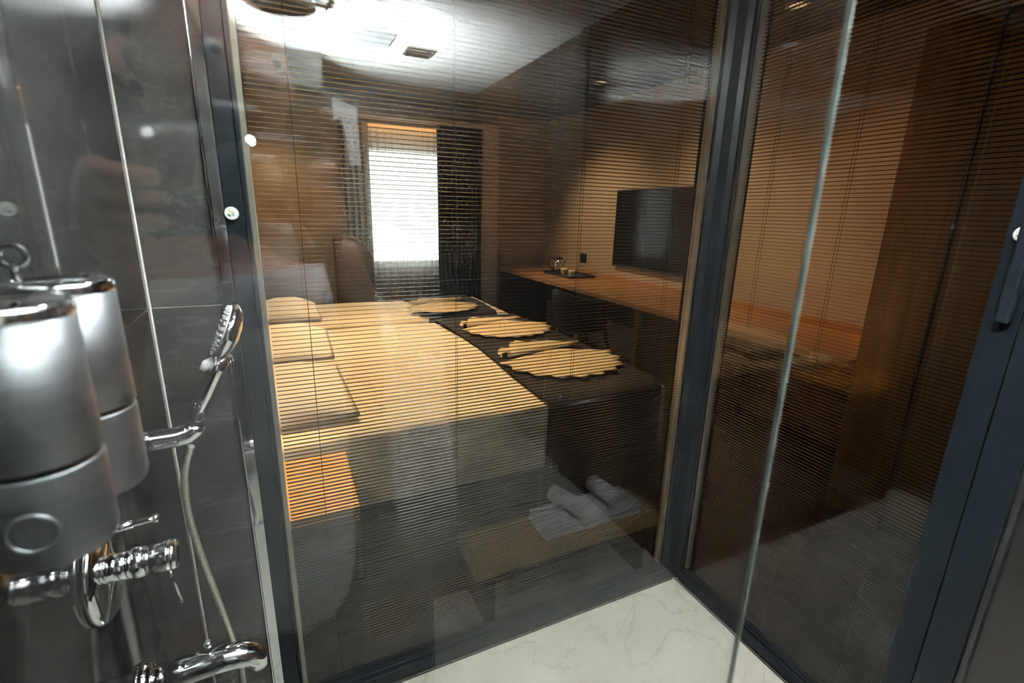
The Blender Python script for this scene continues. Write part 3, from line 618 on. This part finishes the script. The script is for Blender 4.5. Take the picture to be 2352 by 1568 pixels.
def bed(label, y0, y1, x1, top, seed, xh=-1.66):
    t = thing('bed', label, 'bed', ((xh+x1)/2, (y0+y1)/2, 0))
    box('base', (xh, x1-0.03, y0+0.03, y1-0.03, 0.0, 0.28), 'beddark', t, bevel=0.01)
    box('mattress', (xh, x1-0.015, y0+0.012, y1-0.012, 0.282, top-0.02), 'duvet', t, bevel=0.04, seg=4)
    # duvet: draped sheet with rounded shoulders
    bm = bmesh.new(); nx, ny = 40, 40; rnd = random.Random(seed); ph = [rnd.uniform(0, 6) for _ in range(6)]
    drop = top-0.295; W = y1-y0; rows = []
    prof = []  # across: (y, z)
    R = 0.035
    for k in range(4): prof.append((y0-0.004+0.001*k, top-drop+(drop-R)*k/3))
    for k in range(1, 7): a = PI-(PI/2)*k/6; prof.append((y0-0.001+R+R*math.cos(a), top-R+R*math.sin(a)))
    for k in range(1, 16): prof.append((y0+R+(W-2*R)*k/16, top+0.012*math.sin(PI*k/16)))
    for k in range(0, 7): a = PI/2-(PI/2)*k/6; prof.append((y1-R+R*math.cos(a), top-R+R*math.sin(a)))
    for k in range(1, 4): prof.append((y1, top-R-(drop-R)*k/3))
    xs = [xh+0.02+(x1-xh-0.03)*i/nx for i in range(nx)] + [x1-0.02, x1-0.008, x1, x1+0.003, x1+0.004, x1+0.004]
    zd = [0]*nx + [0.002, 0.008, 0.02, 0.05, 0.14, drop]
    for i, x in enumerate(xs):
        row = []
        for (y, z) in prof:
            wob = 0.0035*math.sin(x*8+ph[0]+y*3)+0.002*math.sin(y*19+ph[1]+x*11)
            zz = z+wob if z > top-0.01 else z
            if zd[i]: zz = min(zz, top-zd[i])
            if z < top-R*0.5: y_ = y+0.003*math.sin(x*24+ph[2])
            else: y_ = y
            row.append(bm.verts.new((x, y_, zz)))
        rows.append(row)
    for a, b in zip(rows, rows[1:]):
        for j in range(len(prof)-1):
            f = bm.faces.new((a[j], a[j+1], b[j+1], b[j])); f.smooth = True
    obj('duvet', bm, 'duvet', t)
    hb = bmesh.new(); bx(hb, xh-0.075, xh-0.004, y0-0.01, y1+0.01, 0.0, 1.02); obj('headboard', hb, 'head', t, bevel=0.015, seg=3)
    return t
BT = 0.60
bed('large bed nearest the glass, cream cover with a charcoal runner at its foot', 0.50, 2.24, 0.335, BT, 1)
bed('narrower bed by the window beyond the large bed, cream cover', 2.36, 3.22, 0.335, BT, 2)
def pillow(label, x, y, rz, sx=0.46, sy=0.68, z=BT+0.021, group=None):
    bm = bmesh.new(); cushion(bm, -sx/2, sx/2, -sy/2, sy/2, 0, 0.10, puff=0.006, edge=0.17, seed=int(x*100+y*10), flat=True)
    for v_ in bm.verts: v_.co = Matrix.Rotation(rz, 4, 'Z') @ v_.co
    o = obj('pillow', bm, 'pillow'); o.location = (x, y, z); tag(o, label, 'pillow', group)
pillow('white pillow on the large bed, on the side next to the glass', -1.35, 0.93, 0.03)
pillow('white pillow on the large bed, on the side next to the other bed', -1.35, 1.78, -0.02)
pillow('white pillow on the narrower bed by the window', -1.35, 2.80, 0.02)
# runners
def runner(label, x0, x1, y0, y1, dropn, dropf):
    bm = bmesh.new(); R = 0.043; rows = []; e = 0.008; top = BT+0.019
    prof = [(y0-e-0.003, top-dropn), (y0-e-0.002, top-dropn*0.5), (y0-e, top-R)]
    for k in range(1, 6): a = PI-(PI/2)*k/6; prof.append((y0-e+R+R*math.cos(a), top-R+R*math.sin(a)))
    for k in range(0, 15): prof.append((y0+R+(y1-y0-2*R)*k/14, top+0.012*math.sin(PI*k/14)+0.001))
    if dropf:
        for k in range(1, 7): a = PI/2-(PI/2)*k/6; prof.append((y1+e-R+R*math.cos(a), top-R+R*math.sin(a)))
        prof.append((y1+e+0.003, top-dropf))
    for i in range(21):
        s = i/20; row = []
        for j, (y, z) in enumerate(prof):
            x = x0+(x1-x0)*s
            wob = 0.002*math.sin(x*13+y*6)
            # left hem bows a little
            if i == 0: x += 0.012*math.sin(j*0.5)
            row.append(bm.verts.new((x, y, z+(wob if z > top-0.01 else 0))))
        rows.append(row)
    for a, b in zip(rows, rows[1:]):
        for j in range(len(prof)-1):
            f = bm.faces.new((a[j], a[j+1], b[j+1], b[j])); f.smooth = True
    o = obj('bed_runner', bm, 'runner'); s = o.modifiers.new('s', 'SOLIDIFY'); s.thickness = 0.004; s.offset = 1
    tag(o, label, 'bed runner')
runner('charcoal runner across the foot of the large bed, falling over its side', -0.345, 0.30, 0.50, 2.24, 0.50, 0.1)
runner('charcoal runner across the foot of the narrower bed by the window', -0.36, 0.22, 2.36, 3.22, 0.07, 0.2)
# towels: a rolled towel above a fan-pleated towel
def fan(label, c, R, a0, a1, z, n=9, sq=0.62, rz=0.0):
    """half-round pleated fan lying on the bed"""
    t = thing('fan_towel', label, 'towel', (c[0], c[1], z))
    bm = bmesh.new(); N = n*8; rows = []
    for k in range(9):
        rr = k/8; row = []
        for i in range(N+1):
            s = i/N; a = a0+(a1-a0)*s
            edge = 1+0.05*math.cos(2*PI*n*s)+0.03*math.sin(9*s)
            x = R*rr*edge*math.cos(a); y = R*rr*edge*math.sin(a)*sq
            h_ = 0.010+0.030*(1-rr)**1.2+0.011*math.cos(2*PI*n*s)*(0.25+rr*0.6)*(1.15-rr)
            q = Matrix.Rotation(rz, 3, 'Z') @ Vector((x, y, 0))
            row.append(bm.verts.new((c[0]+q.x, c[1]+q.y, z+max(0.003, h_))))
        rows.append(row)
    for a, b in zip(rows, rows[1:]):
        for i in range(N):
            f = bm.faces.new((a[i], a[i+1], b[i+1], b[i])); f.smooth = True
    o = obj('pleats', bm, 'towel', t); s = o.modifiers.new('s', 'SOLIDIFY'); s.thickness = 0.006; s.offset = -1
    # gathered centre
    bm = bmesh.new(); lathe(bm, [(0.020, 0.022), (0.024, 0.036), (0.016, 0.046), (0.006, 0.049)], 14, Matrix.Translation((c[0], c[1]-0.028, z))); obj('gather', bm, 'towel', t)
    return t
def rolltowel(label, p0, p1, r, z):
    t = thing('rolled_towel', label, 'towel', ((p0[0]+p1[0])/2, (p0[1]+p1[1])/2, z))
    a, b = Vector((*p0, z+r)), Vector((*p1, z+r)); d = (b-a).normalized(); L = (b-a).length
    side = d.cross(Vector((0, 0, 1)))
    bm = bmesh.new(); ns = 54; rows = []
    for e in range(7):
        s = e/6; row = []
        for i in range(ns+1):
            an = 2*PI*3*i/ns; rr = r*(0.15+0.85*i/ns)*(1+0.05*math.sin(5*s+1))
            row.append(bm.verts.new(a+(b-a)*s+side*(rr*math.cos(an)*1.1+0.008*math.sin(6*s))+Vector((0, 0, rr*math.sin(an)))))
        rows.append(row)
    for p, q in zip(rows, rows[1:]):
        for i in range(ns):
            f = bm.faces.new((p[i], p[i+1], q[i+1], q[i])); f.smooth = True
    o = obj('coil', bm, 'towel', t); s = o.modifiers.new('s', 'SOLIDIFY'); s.thickness = r*0.16
    # loose flap behind the roll
    bm = bmesh.new(); N = 24; rows = []
    for k in range(6):
        row = []
        for i in range(N+1):
            s = i/N; e = k/5
            wd = 0.10*math.sin(PI*min(1, max(0, s*1.0)))**0.6
            q = a+(b-a)*(s*1.16-0.08)-side*(0.6*r+e*wd*2.3*(1+0.12*math.sin(s*17)+0.08*math.sin(s*41)))
            row.append(bm.verts.new((q.x, q.y, z+0.004+0.026*(1-e)**1.4+0.003*math.sin(s*23+k))))
        rows.append(row)
    for p, q in zip(rows, rows[1:]):
        for i in range(N):
            f = bm.faces.new((p[i], p[i+1], q[i+1], q[i])); f.smooth = True
    o = obj('flap', bm, 'towel', t); s = o.modifiers.new('s', 'SOLIDIFY'); s.thickness = 0.006; s.offset = -1
    return t
TZ = BT+0.0415
def towelset(c, R, sq, p0, p1, la, lb):
    fan(la, c, R, PI*1.03, PI*1.97, TZ, sq=sq)
    rolltowel(lb, p0, p1, 0.022, TZ+0.0015)
towelset((-0.02, 1.00), 0.33, 1.17, (-0.27, 1.055), (0.20, 1.125), 'fan-folded beige towel nearest the glass, on the runner of the large bed', 'rolled beige towel behind the nearest fan-folded towel')
towelset((0.00, 1.73), 0.30, 1.10, (-0.24, 1.79), (0.17, 1.86), 'fan-folded beige towel at the far side of the large bed', 'rolled beige towel at the far side of the large bed')
towelset((-0.18, 2.61), 0.29, 1.05, (-0.40, 2.69), (0.04, 2.75), 'fan-folded beige towel on the narrower bed by the window', 'rolled beige towel on the narrower bed by the window')

# nightstands
ns = thing('nightstand', 'orange lit oak nightstand between the glass and the large bed', 'nightstand', (-1.45, 0.27, 0))
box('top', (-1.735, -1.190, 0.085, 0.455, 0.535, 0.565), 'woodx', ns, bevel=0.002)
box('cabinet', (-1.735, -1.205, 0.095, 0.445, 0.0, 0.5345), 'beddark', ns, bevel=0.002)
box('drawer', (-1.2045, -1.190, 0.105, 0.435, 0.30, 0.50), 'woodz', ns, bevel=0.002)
box('handle', (-1.1895, -1.178, 0.22, 0.32, 0.395, 0.405), 'chrome', ns, bevel=0.002)
bt = thing('bedside_stand', 'narrow wooden stand in the gap between the two beds, beside the pillows', 'stand', (-1.34, 2.30, 0))
box('body', (-1.395, -1.285, 2.26, 2.345, 0.0, 0.58), 'wood', bt, bevel=0.003)
box('lid', (-1.40, -1.28, 2.255, 2.350, 0.581, 0.60), 'darkwood', bt, bevel=0.003)

# ------------------------------------------------------------------ armchair in front of the window
ac = thing('armchair', 'dark brown armchair with a rounded tall back left of the bright window', 'armchair', (-0.75, 3.65, 0))
bm = bmesh.new(); pl = [(-0.92, 0.15), (-0.92, 1.16), (-0.84, 1.185), (-0.74, 1.16), (-0.64, 1.09), (-0.585, 0.98), (-0.575, 0.15)]
a = [bm.verts.new((x, 3.40, z)) for x, z in pl]; b = [bm.verts.new((x, 3.50, z)) for x, z in pl]
bm.faces.new(a); bm.faces.new(b[::-1])
for i in range(len(pl)): bm.faces.new((a[i], b[i], b[(i+1) % len(pl)], a[(i+1) % len(pl)]))
obj('backrest', bm, 'brownleather', ac, bevel=0.02, seg=3)
box('seat', (-0.92, -0.58, 3.50, 3.95, 0.25, 0.42), 'brownleather', ac, bevel=0.03, seg=3)
for x in (-0.96, -0.57): box('armrest', (x-0.03, x+0.03, 3.50, 3.92, 0.16, 0.60), 'brownleather', ac, bevel=0.02, seg=3)
for x in (-0.90, -0.60):
    for y in (3.43, 3.88): box('leg', (x-0.015, x+0.015, y-0.015, y+0.015, 0.0, 0.25), 'darkwood', ac)

# ------------------------------------------------------------------ desk along the TV wall
dk = thing('desk', 'long orange oak desk under the television, running along the far right wall', 'desk', (1.4, 2.1, 0))
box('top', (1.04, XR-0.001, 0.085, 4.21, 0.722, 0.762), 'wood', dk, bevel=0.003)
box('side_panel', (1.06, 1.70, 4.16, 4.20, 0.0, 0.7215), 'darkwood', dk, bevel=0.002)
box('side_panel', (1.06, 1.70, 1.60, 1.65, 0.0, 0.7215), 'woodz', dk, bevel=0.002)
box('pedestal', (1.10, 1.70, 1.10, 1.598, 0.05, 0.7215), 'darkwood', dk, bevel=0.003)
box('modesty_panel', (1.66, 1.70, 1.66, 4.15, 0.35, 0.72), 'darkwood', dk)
box('back_rail', (1.70, XR-0.001, 0.09, 4.2, 0.7625, 0.80), 'wood', dk, bevel=0.002)
# wardrobe
wd = thing('wardrobe', 'tall oak wardrobe at the right end of the desk', 'wardrobe', (1.4, -0.5, 0))
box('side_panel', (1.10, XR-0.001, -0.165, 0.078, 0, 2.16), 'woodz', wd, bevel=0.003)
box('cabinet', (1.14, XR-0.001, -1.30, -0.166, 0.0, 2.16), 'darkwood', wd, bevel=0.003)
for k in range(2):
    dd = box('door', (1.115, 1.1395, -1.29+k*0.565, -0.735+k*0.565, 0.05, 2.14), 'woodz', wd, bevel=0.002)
    box('handle', (1.10, 1.1145, -0.75+k*0.03, -0.74+k*0.03, 1.0, 1.2), 'chrome', dd)
# TV
tv = thing('television', 'large black flat television on the tan wall above the desk', 'television', (XR, 2.3, 1.27))
box('casing', (XR-0.045, XR-0.006, 1.70, 2.85, 0.905, 1.645), 'black', tv, bevel=0.004)
box('screen', (XR-0.0475, XR-0.0455, 1.712, 2.838, 0.93, 1.635), 'screen', tv)
box('wall_mount', (XR-0.006, XR-0.0005, 2.1, 2.45, 1.1, 1.4), 'black', tv)
box('stand_mark', (XR-0.048, XR-0.0476, 2.24, 2.31, 0.912, 0.922), 'chrome', tv)
# kettle, cups on a tray
ty = thing('serving_tray', 'black tray holding the kettle and cups at the far end of the desk', 'tray', (1.3, 3.35, 0.763))
bm = bmesh.new(); bx(bm, 1.30, 1.62, 3.00, 3.56, 0.7632, 0.772); obj('base', bm, 'black', ty, bevel=0.002)
for d in ((1.30, 1.308, 3.0, 3.56), (1.612, 1.62, 3.0, 3.56), (1.308, 1.612, 3.0, 3.008), (1.308, 1.612, 3.552, 3.56)): box('rim', (*d, 0.7722, 0.790), 'black', ty)
kt = thing('kettle', 'small black and steel kettle on the tray at the far end of the desk', 'kettle', (1.42, 3.42, 0.7725))
T = Matrix.Translation((1.42, 3.42, 0.7725))
bm = bmesh.new(); lathe(bm, [(0.062, 0), (0.065, 0.012), (0.060, 0.014)], 28, T); obj('base', bm, 'black', kt)
bm = bmesh.new(); lathe(bm, [(0.060, 0.0145), (0.062, 0.05), (0.056, 0.11), (0.046, 0.155)], 28, T); obj('jug', bm, 'steel', kt)
bm = bmesh.new(); lathe(bm, [(0.047, 0.1552), (0.044, 0.166), (0.020, 0.176), (0.008, 0.190)], 28, T); obj('lid', bm, 'black', kt)
bm = bmesh.new(); c = Vector((1.42, 3.42, 0.86)); tube(bm, [c+Vector((-0.035, 0.045, 0.07)), c+Vector((-0.06, 0.085, 0.075)), c+Vector((-0.075, 0.11, 0.03)), c+Vector((-0.065, 0.10, -0.03)), c+Vector((-0.04, 0.06, -0.05))], 0.010, 10); obj('handle', bm, 'black', kt)
bm = bmesh.new(); tube(bm, [c+Vector((0.03, -0.035, 0.03)), c+Vector((0.052, -0.062, 0.062))], [0.014, 0.008], 10); obj('spout', bm, 'steel', kt)
def cup(label, x, y):
    t = thing('cup', label, 'cup', (x, y, 0.7725)); T = Matrix.Translation((x, y, 0.7725))
    bm = bmesh.new(); lathe(bm, [(0.024, 0), (0.026, 0.004), (0.038, 0.05), (0.040, 0.072), (0.037, 0.072), (0.034, 0.05), (0.010, 0.010)], 24, T); obj('bowl', bm, 'cup', t)
    bm = bmesh.new(); c = Vector((x, y+0.038, 0.81)); tube(bm, [c+Vector((0, 0, 0.018)), c+Vector((0, 0.02, 0.014)), c+Vector((0, 0.022, -0.006)), c+Vector((0, -0.004, -0.016))], 0.004, 8); obj('handle', bm, 'cup', t)
cup('cream cup on the tray, nearest the kettle', 1.38, 3.24)
cup('cream cup on the tray, farther from the kettle', 1.38, 3.09)
so = thing('wall_socket', 'small black square wall socket beside the cups above the desk', 'socket', (XR, 3.42, 0.95))
box('plate', (XR-0.010, XR-0.0005, 3.38, 3.50, 0.88, 0.98), 'black', so, bevel=0.003)
bm = bmesh.new(); lathe(bm, [(0.028, 0), (0.028, 0.002), (0.022, 0.0022)], 24, axis_m((XR-0.0102, 3.44, 0.93), (-1, 0, 0))); obj('outlet', bm, 'gasket', so)
# chair at the desk
ch = thing('desk_chair', 'dark tub chair with wooden legs tucked under the desk', 'chair', (0.95, 2.45, 0))
bm = bmesh.new(); n = 18; cxx, cyy, R = 1.12, 2.45, 0.29; rows = []
for zi, (z, k) in enumerate(((0.40, 0.86), (0.50, 0.94), (0.62, 1.0), (0.70, 1.0), (0.76, 0.98))):
    row = []
    for i in range(n+1):
        a = PI*0.42+PI*1.16*i/n; hgt = z - (0.10*abs(i/n-0.5)*2 if zi > 2 else 0)
        row.append(bm.verts.new((cxx+R*k*math.cos(a), cyy+R*k*math.sin(a), hgt)))
    rows.append(row)
for a, b in zip(rows, rows[1:]):
    for i in range(n):
        f = bm.faces.new((a[i], a[i+1], b[i+1], b[i])); f.smooth = True
o = obj('backrest', bm, 'leather', ch); s = o.modifiers.new('s', 'SOLIDIFY'); s.thickness = 0.045; s.offset = -1; b_ = o.modifiers.new('b', 'BEVEL'); b_.width = 0.015; b_.segments = 3; b_.limit_method = 'ANGLE'
bm = bmesh.new(); lathe(bm, [(0.20, 0.40), (0.23, 0.42), (0.23, 0.47), (0.19, 0.49)], 28, Matrix.Translation((cxx, cyy, 0))); obj('seat', bm, 'leather', ch)
for sx, sy in ((-1, -1), (-1, 1), (1, -1), (1, 1)):
    bm = bmesh.new(); tube(bm, [(cxx+sx*0.15, cyy+sy*0.15, 0.405), (cxx+sx*0.22, cyy+sy*0.22, 0.0)], [0.019, 0.011], 10); obj('leg', bm, 'head', ch)

# ------------------------------------------------------------------ the photographer, standing behind the camera and mirrored in the glass
def P3(f, r_, u_): return CP + fw*f + rt*r_ + up*u_
cmx = Matrix(((rt.x, up.x, -fw.x, CP.x), (rt.y, up.y, -fw.y, CP.y), (rt.z, up.z, -fw.z, CP.z), (0, 0, 0, 1)))
pc = thing('photo_camera', 'black camera with a raised flash, held up by the mirrored photographer', 'camera', CP-fw*0.08)
bm = bmesh.new(); lathe(bm, [(0.030, 0.014), (0.034, 0.012), (0.036, 0.020), (0.033, 0.040), (0.034, 0.070)], 28, cmx); obj('lens', bm, 'black', pc)
bm = bmesh.new(); bx(bm, -0.065, 0.065, -0.045, 0.042, 0.070, 0.115, cmx); obj('body', bm, 'black', pc, bevel=0.008, seg=3)
bm = bmesh.new(); bx(bm, -0.022, 0.022, 0.0425, 0.062, 0.066, 0.108, cmx); obj('viewfinder', bm, 'black', pc, bevel=0.006)
fl = Vector((-1.415, -1.235, 1.67))
bm = bmesh.new(); tube(bm, [P3(-0.09, -0.066, 0.0), P3(-0.09, -0.10, 0.03), fl+Vector((0, -0.02, -0.12)), fl+Vector((0, -0.01, -0.03))], 0.006, 8); obj('flash_bracket', bm, 'black', pc)
bm = bmesh.new(); lathe(bm, [(0.010, -0.03), (0.026, -0.02), (0.028, 0.012), (0.024, 0.013)], 24, axis_m(fl, (0.15, 0.95, 0.25))); fo = obj('flash_housing', bm, 'black', pc)
bm = bmesh.new(); lathe(bm, [(0.020, 0.0135), (0.020, 0.016)], 24, axis_m(fl, (0.15, 0.95, 0.25))); obj('flash_lamp', bm, 'lamp', pc)
def skin(name, verts, edges, rads, m, parent, levels=2):
    me = bpy.data.meshes.new(name); me.from_pydata([tuple(v_) for v_ in verts], edges, [])
    o = bpy.data.objects.new(name, me); COL.objects.link(o)
    md = o.modifiers.new('skin', 'SKIN'); md.use_smooth_shade = True
    sv = me.skin_vertices[0].data
    for i, r_ in enumerate(rads): sv[i].radius = r_ if hasattr(r_, '__len__') else (r_, r_)
    sv[0].use_root = True
    sb = o.modifiers.new('s', 'SUBSURF'); sb.levels = levels; sb.render_levels = levels
    dg = bpy.context.evaluated_depsgraph_get(); dg.update()
    m2 = bpy.data.meshes.new_from_object(o.evaluated_get(dg)); m2.name = name
    bpy.data.objects.remove(o); m2.materials.clear(); m2.materials.append(M[m])
    for p_ in m2.polygons: p_.use_smooth = True
    o2 = bpy.data.objects.new(name, m2); COL.objects.link(o2); o2.parent = parent; return o2
fp_ = Vector((math.sin(YAW), math.cos(YAW), 0)); rp_ = Vector((math.cos(YAW), -math.sin(YAW), 0))
B0 = Vector((-1.398, -1.495, 0))
def Q(r_, f, z): return B0 + rp_*r_ + fp_*f + Vector((0, 0, z))
pe = thing('person', 'person in a pale grey shirt holding up a camera, mirrored in the glass', 'person', B0)
hand_r, hand_l = P3(-0.10, 0.088, -0.012), P3(-0.09, -0.087, -0.02)
# body: skin-coloured figure (head, neck, torso, arms, legs) as one surface
V = [Q(0, 0, 0.84), Q(0, 0.0, 0.98), Q(0, 0.0, 1.12), Q(0, -0.01, 1.27), Q(0, -0.005, 1.355), Q(0, 0.02, 1.43), Q(0, 0.03, 1.50),
     Q(0.155, 0.0, 1.275), Q(0.205, 0.03, 1.10), hand_r+Vector((0.02, -0.05, -0.05)),
     Q(-0.135, 0.0, 1.275), Q(-0.165, 0.04, 1.10), hand_l+Vector((-0.01, -0.05, -0.05)),
     Q(0.085, 0, 0.80), Q(0.095, 0.02, 0.45), Q(0.10, -0.01, 0.07), Q(0.105, 0.12, 0.035),
     Q(-0.085, 0, 0.80), Q(-0.09, 0.02, 0.45), Q(-0.095, -0.01, 0.07), Q(-0.10, 0.12, 0.035)]
Ed = [(0, 1), (1, 2), (2, 3), (3, 4), (4, 5), (5, 6), (3, 7), (7, 8), (8, 9), (3, 10), (10, 11), (11, 12), (0, 13), (13, 14), (14, 15), (15, 16), (0, 17), (17, 18), (18, 19), (19, 20)]
Rr = [(0.115, 0.08), (0.105, 0.075), (0.125, 0.085), (0.13, 0.08), 0.045, 0.055, 0.05, 0.048, 0.036, 0.024, 0.048, 0.036, 0.024, 0.075, 0.05, 0.035, 0.03, 0.075, 0.05, 0.035, 0.03]
skin('body', V, Ed, Rr, 'skin', pe)
# shirt and trousers over the body
Vs = [Q(0, 0, 0.72), Q(0, 0, 0.98), Q(0, 0, 1.12), Q(0, -0.008, 1.26), Q(0, -0.005, 1.325), Q(0.16, 0, 1.27), Q(0.20, 0.022, 1.15), Q(-0.14, 0, 1.27), Q(-0.165, 0.03, 1.15)]
skin('shirt', Vs, [(0, 1), (1, 2), (2, 3), (3, 4), (3, 5), (5, 6), (3, 7), (7, 8)], [(0.160, 0.120), (0.146, 0.110), (0.15, 0.11), (0.15, 0.10), 0.066, 0.064, 0.060, 0.064, 0.060], 'shirt', pe)
Vt = [Q(0, 0, 0.90), Q(0, 0, 0.80), Q(0.088, 0, 0.72), Q(0.095, 0.02, 0.45), Q(0.10, -0.01, 0.09), Q(-0.088, 0, 0.72), Q(-0.09, 0.02, 0.45), Q(-0.095, -0.01, 0.09)]
skin('trousers', Vt, [(0, 1), (1, 2), (2, 3), (3, 4), (1, 5), (5, 6), (6, 7)], [(0.145, 0.10), (0.15, 0.105), 0.088, 0.064, 0.05, 0.088, 0.064, 0.05], 'jeans', pe)
# head with face
hcn = Q(0, 0.045, 1.535)
bm = bmesh.new(); bmesh.ops.create_uvsphere(bm, u_segments=28, v_segments=20, radius=1)
for v_ in bm.verts:
    x, y, z = v_.co; k = 1-0.22*max(0, -z)**1.3
    yy = y*0.094*k + (0.010*math.exp(-((x*2.2)**2+((z+0.15)*5)**2))*4 if y > 0 else 0)*0.55 - (0.006*math.exp(-(((abs(x)-0.38)*6)**2+((z-0.05)*8)**2)) if y > 0 else 0)
    v_.co = hcn + rp_*(x*0.073*k) + fp_*yy + Vector((0, 0, z*0.108))
obj('head', bm, 'skin', pe, smooth=True)
bm = bmesh.new(); bmesh.ops.create_uvsphere(bm, u_segments=28, v_segments=20, radius=1)
for v_ in bm.verts:
    x, y, z = v_.co
    if y > 0.1: y = 0.1+(y-0.1)*(0.9 if z > 0.45 else 0.0)
    v_.co = hcn + rp_*(x*0.081) + fp_*(y*0.103-0.006) + Vector((0, 0, 0.008+(z if z > -0.35 else -0.35)*0.112))
obj('hair', bm, 'hair', pe, smooth=True)
bm = bmesh.new(); tube(bm, [hcn+fp_*0.084+Vector((0, 0, 0.012)), hcn+fp_*0.096+Vector((0, 0, -0.012)), hcn+fp_*0.104+Vector((0, 0, -0.028)), hcn+fp_*0.086+Vector((0, 0, -0.036))], [0.006, 0.009, 0.012, 0.010], 12); obj('nose', bm, 'skin', pe)
for s in (-1, 1):
    bm = bmesh.new(); lathe(bm, [(0.001, -0.008), (0.009, -0.004), (0.011, 0.001), (0.007, 0.006), (0.001, 0.008)], 14, axis_m(hcn+rp_*(s*0.028)+fp_*0.083+Vector((0, 0, 0.006)), fp_)); e_ = obj('eye', bm, 'eye', pe)
    bm = bmesh.new(); lathe(bm, [(0.001, -0.001), (0.0048, 0.0), (0.001, 0.002)], 12, axis_m(hcn+rp_*(s*0.028)+fp_*0.0905+Vector((0, 0, 0.006)), fp_)); obj('iris', bm, 'hair', e_)
    bm = bmesh.new(); tube(bm, [hcn+rp_*(s*0.072)+Vector((0, 0, 0.02)), hcn+rp_*(s*0.084)-fp_*0.01+Vector((0, 0, 0.005)), hcn+rp_*(s*0.074)+Vector((0, 0, -0.02))], [0.007, 0.013, 0.007], 10); obj('ear', bm, 'skin', pe)
bm = bmesh.new(); tube(bm, [hcn-rp_*0.022+fp_*0.080+Vector((0, 0, -0.058)), hcn+fp_*0.086+Vector((0, 0, -0.060)), hcn+rp_*0.022+fp_*0.080+Vector((0, 0, -0.058))], [0.003, 0.006, 0.003], 8); obj('mouth', bm, mat('lips', (0.35, 0.12, 0.10), 0.4, noise=0.1), pe)
# hands with separate fingers closed on the camera body
def hand(c, side):
    w0 = c + Vector((0.02 if side > 0 else -0.01, -0.05, -0.05)) 
    palm = c - fw*0.01
    vs_, es, rs = [w0, (w0+palm)/2, palm], [(0, 1), (1, 2)], [0.021, (0.026, 0.018), (0.030, 0.016)]
    for k, L in enumerate((0.044, 0.050, 0.047, 0.037)):
        base = palm + up*(0.026-0.017*k) + rt*(side*0.004); i0 = len(vs_)
        a1 = base + fw*0.026*1.0; a2 = a1 + fw*0.012 - rt*side*L*0.34; a3 = a2 - rt*side*L*0.42
        vs_ += [base, a1, a2, a3]; es += [(2, i0), (i0, i0+1), (i0+1, i0+2), (i0+2, i0+3)]; rs += [0.009, 0.0085, 0.008, 0.0065]
    i0 = len(vs_); b0 = palm+up*0.012-fw*0.012; vs_ += [b0, b0-fw*0.012-rt*side*0.022, b0-fw*0.012-rt*side*0.044]; es += [(2, i0), (i0, i0+1), (i0+1, i0+2)]; rs += [0.012, 0.010, 0.008]
    skin('hand', vs_, es, rs, 'skin', pe, 1)
hand(hand_r, 1); hand(hand_l, -1)
for s in (-1, 1):
    bm = bmesh.new(); cushion(bm, -0.042, 0.042, -0.06, 0.19, 0.0, 0.08, 8, 12, 0.0, 0.05)
    mm = Matrix(((rp_.x, fp_.x, 0, (Q(s*0.1, 0, 0)).x), (rp_.y, fp_.y, 0, (Q(s*0.1, 0, 0)).y), (0, 0, 1, 0.001), (0, 0, 0, 1)))
    for v_ in bm.verts: v_.co = mm @ v_.co
    obj('shoe', bm, 'black', pe)

# warm bedroom downlights above the beds
for lab, x, y in (('warm round downlight in the bedroom ceiling above the large bed', -0.95, 1.35), ('warm round downlight in the bedroom ceiling above the narrower bed', -0.7, 2.75), ('warm round downlight in the bedroom ceiling above the television side of the desk', 1.25, 2.6), ('warm round downlight in the bedroom ceiling near the wardrobe', 1.25, 0.8)):
    t = thing('downlight', lab, 'ceiling light', (x, y, HB-0.01))
    bm = bmesh.new(); lathe(bm, [(0.060, 0), (0.060, 0.006), (0.046, 0.006), (0.044, 0.001)], 28, Matrix.Translation((x, y, HB-0.0062)), caps=False); obj('ring', bm, 'white', t)
    bm = bmesh.new(); lathe(bm, [(0.040, 0), (0.040, 0.003)], 28, Matrix.Translation((x, y, HB-0.005))); obj('lamp', bm, 'lampwarm', t)
settle()
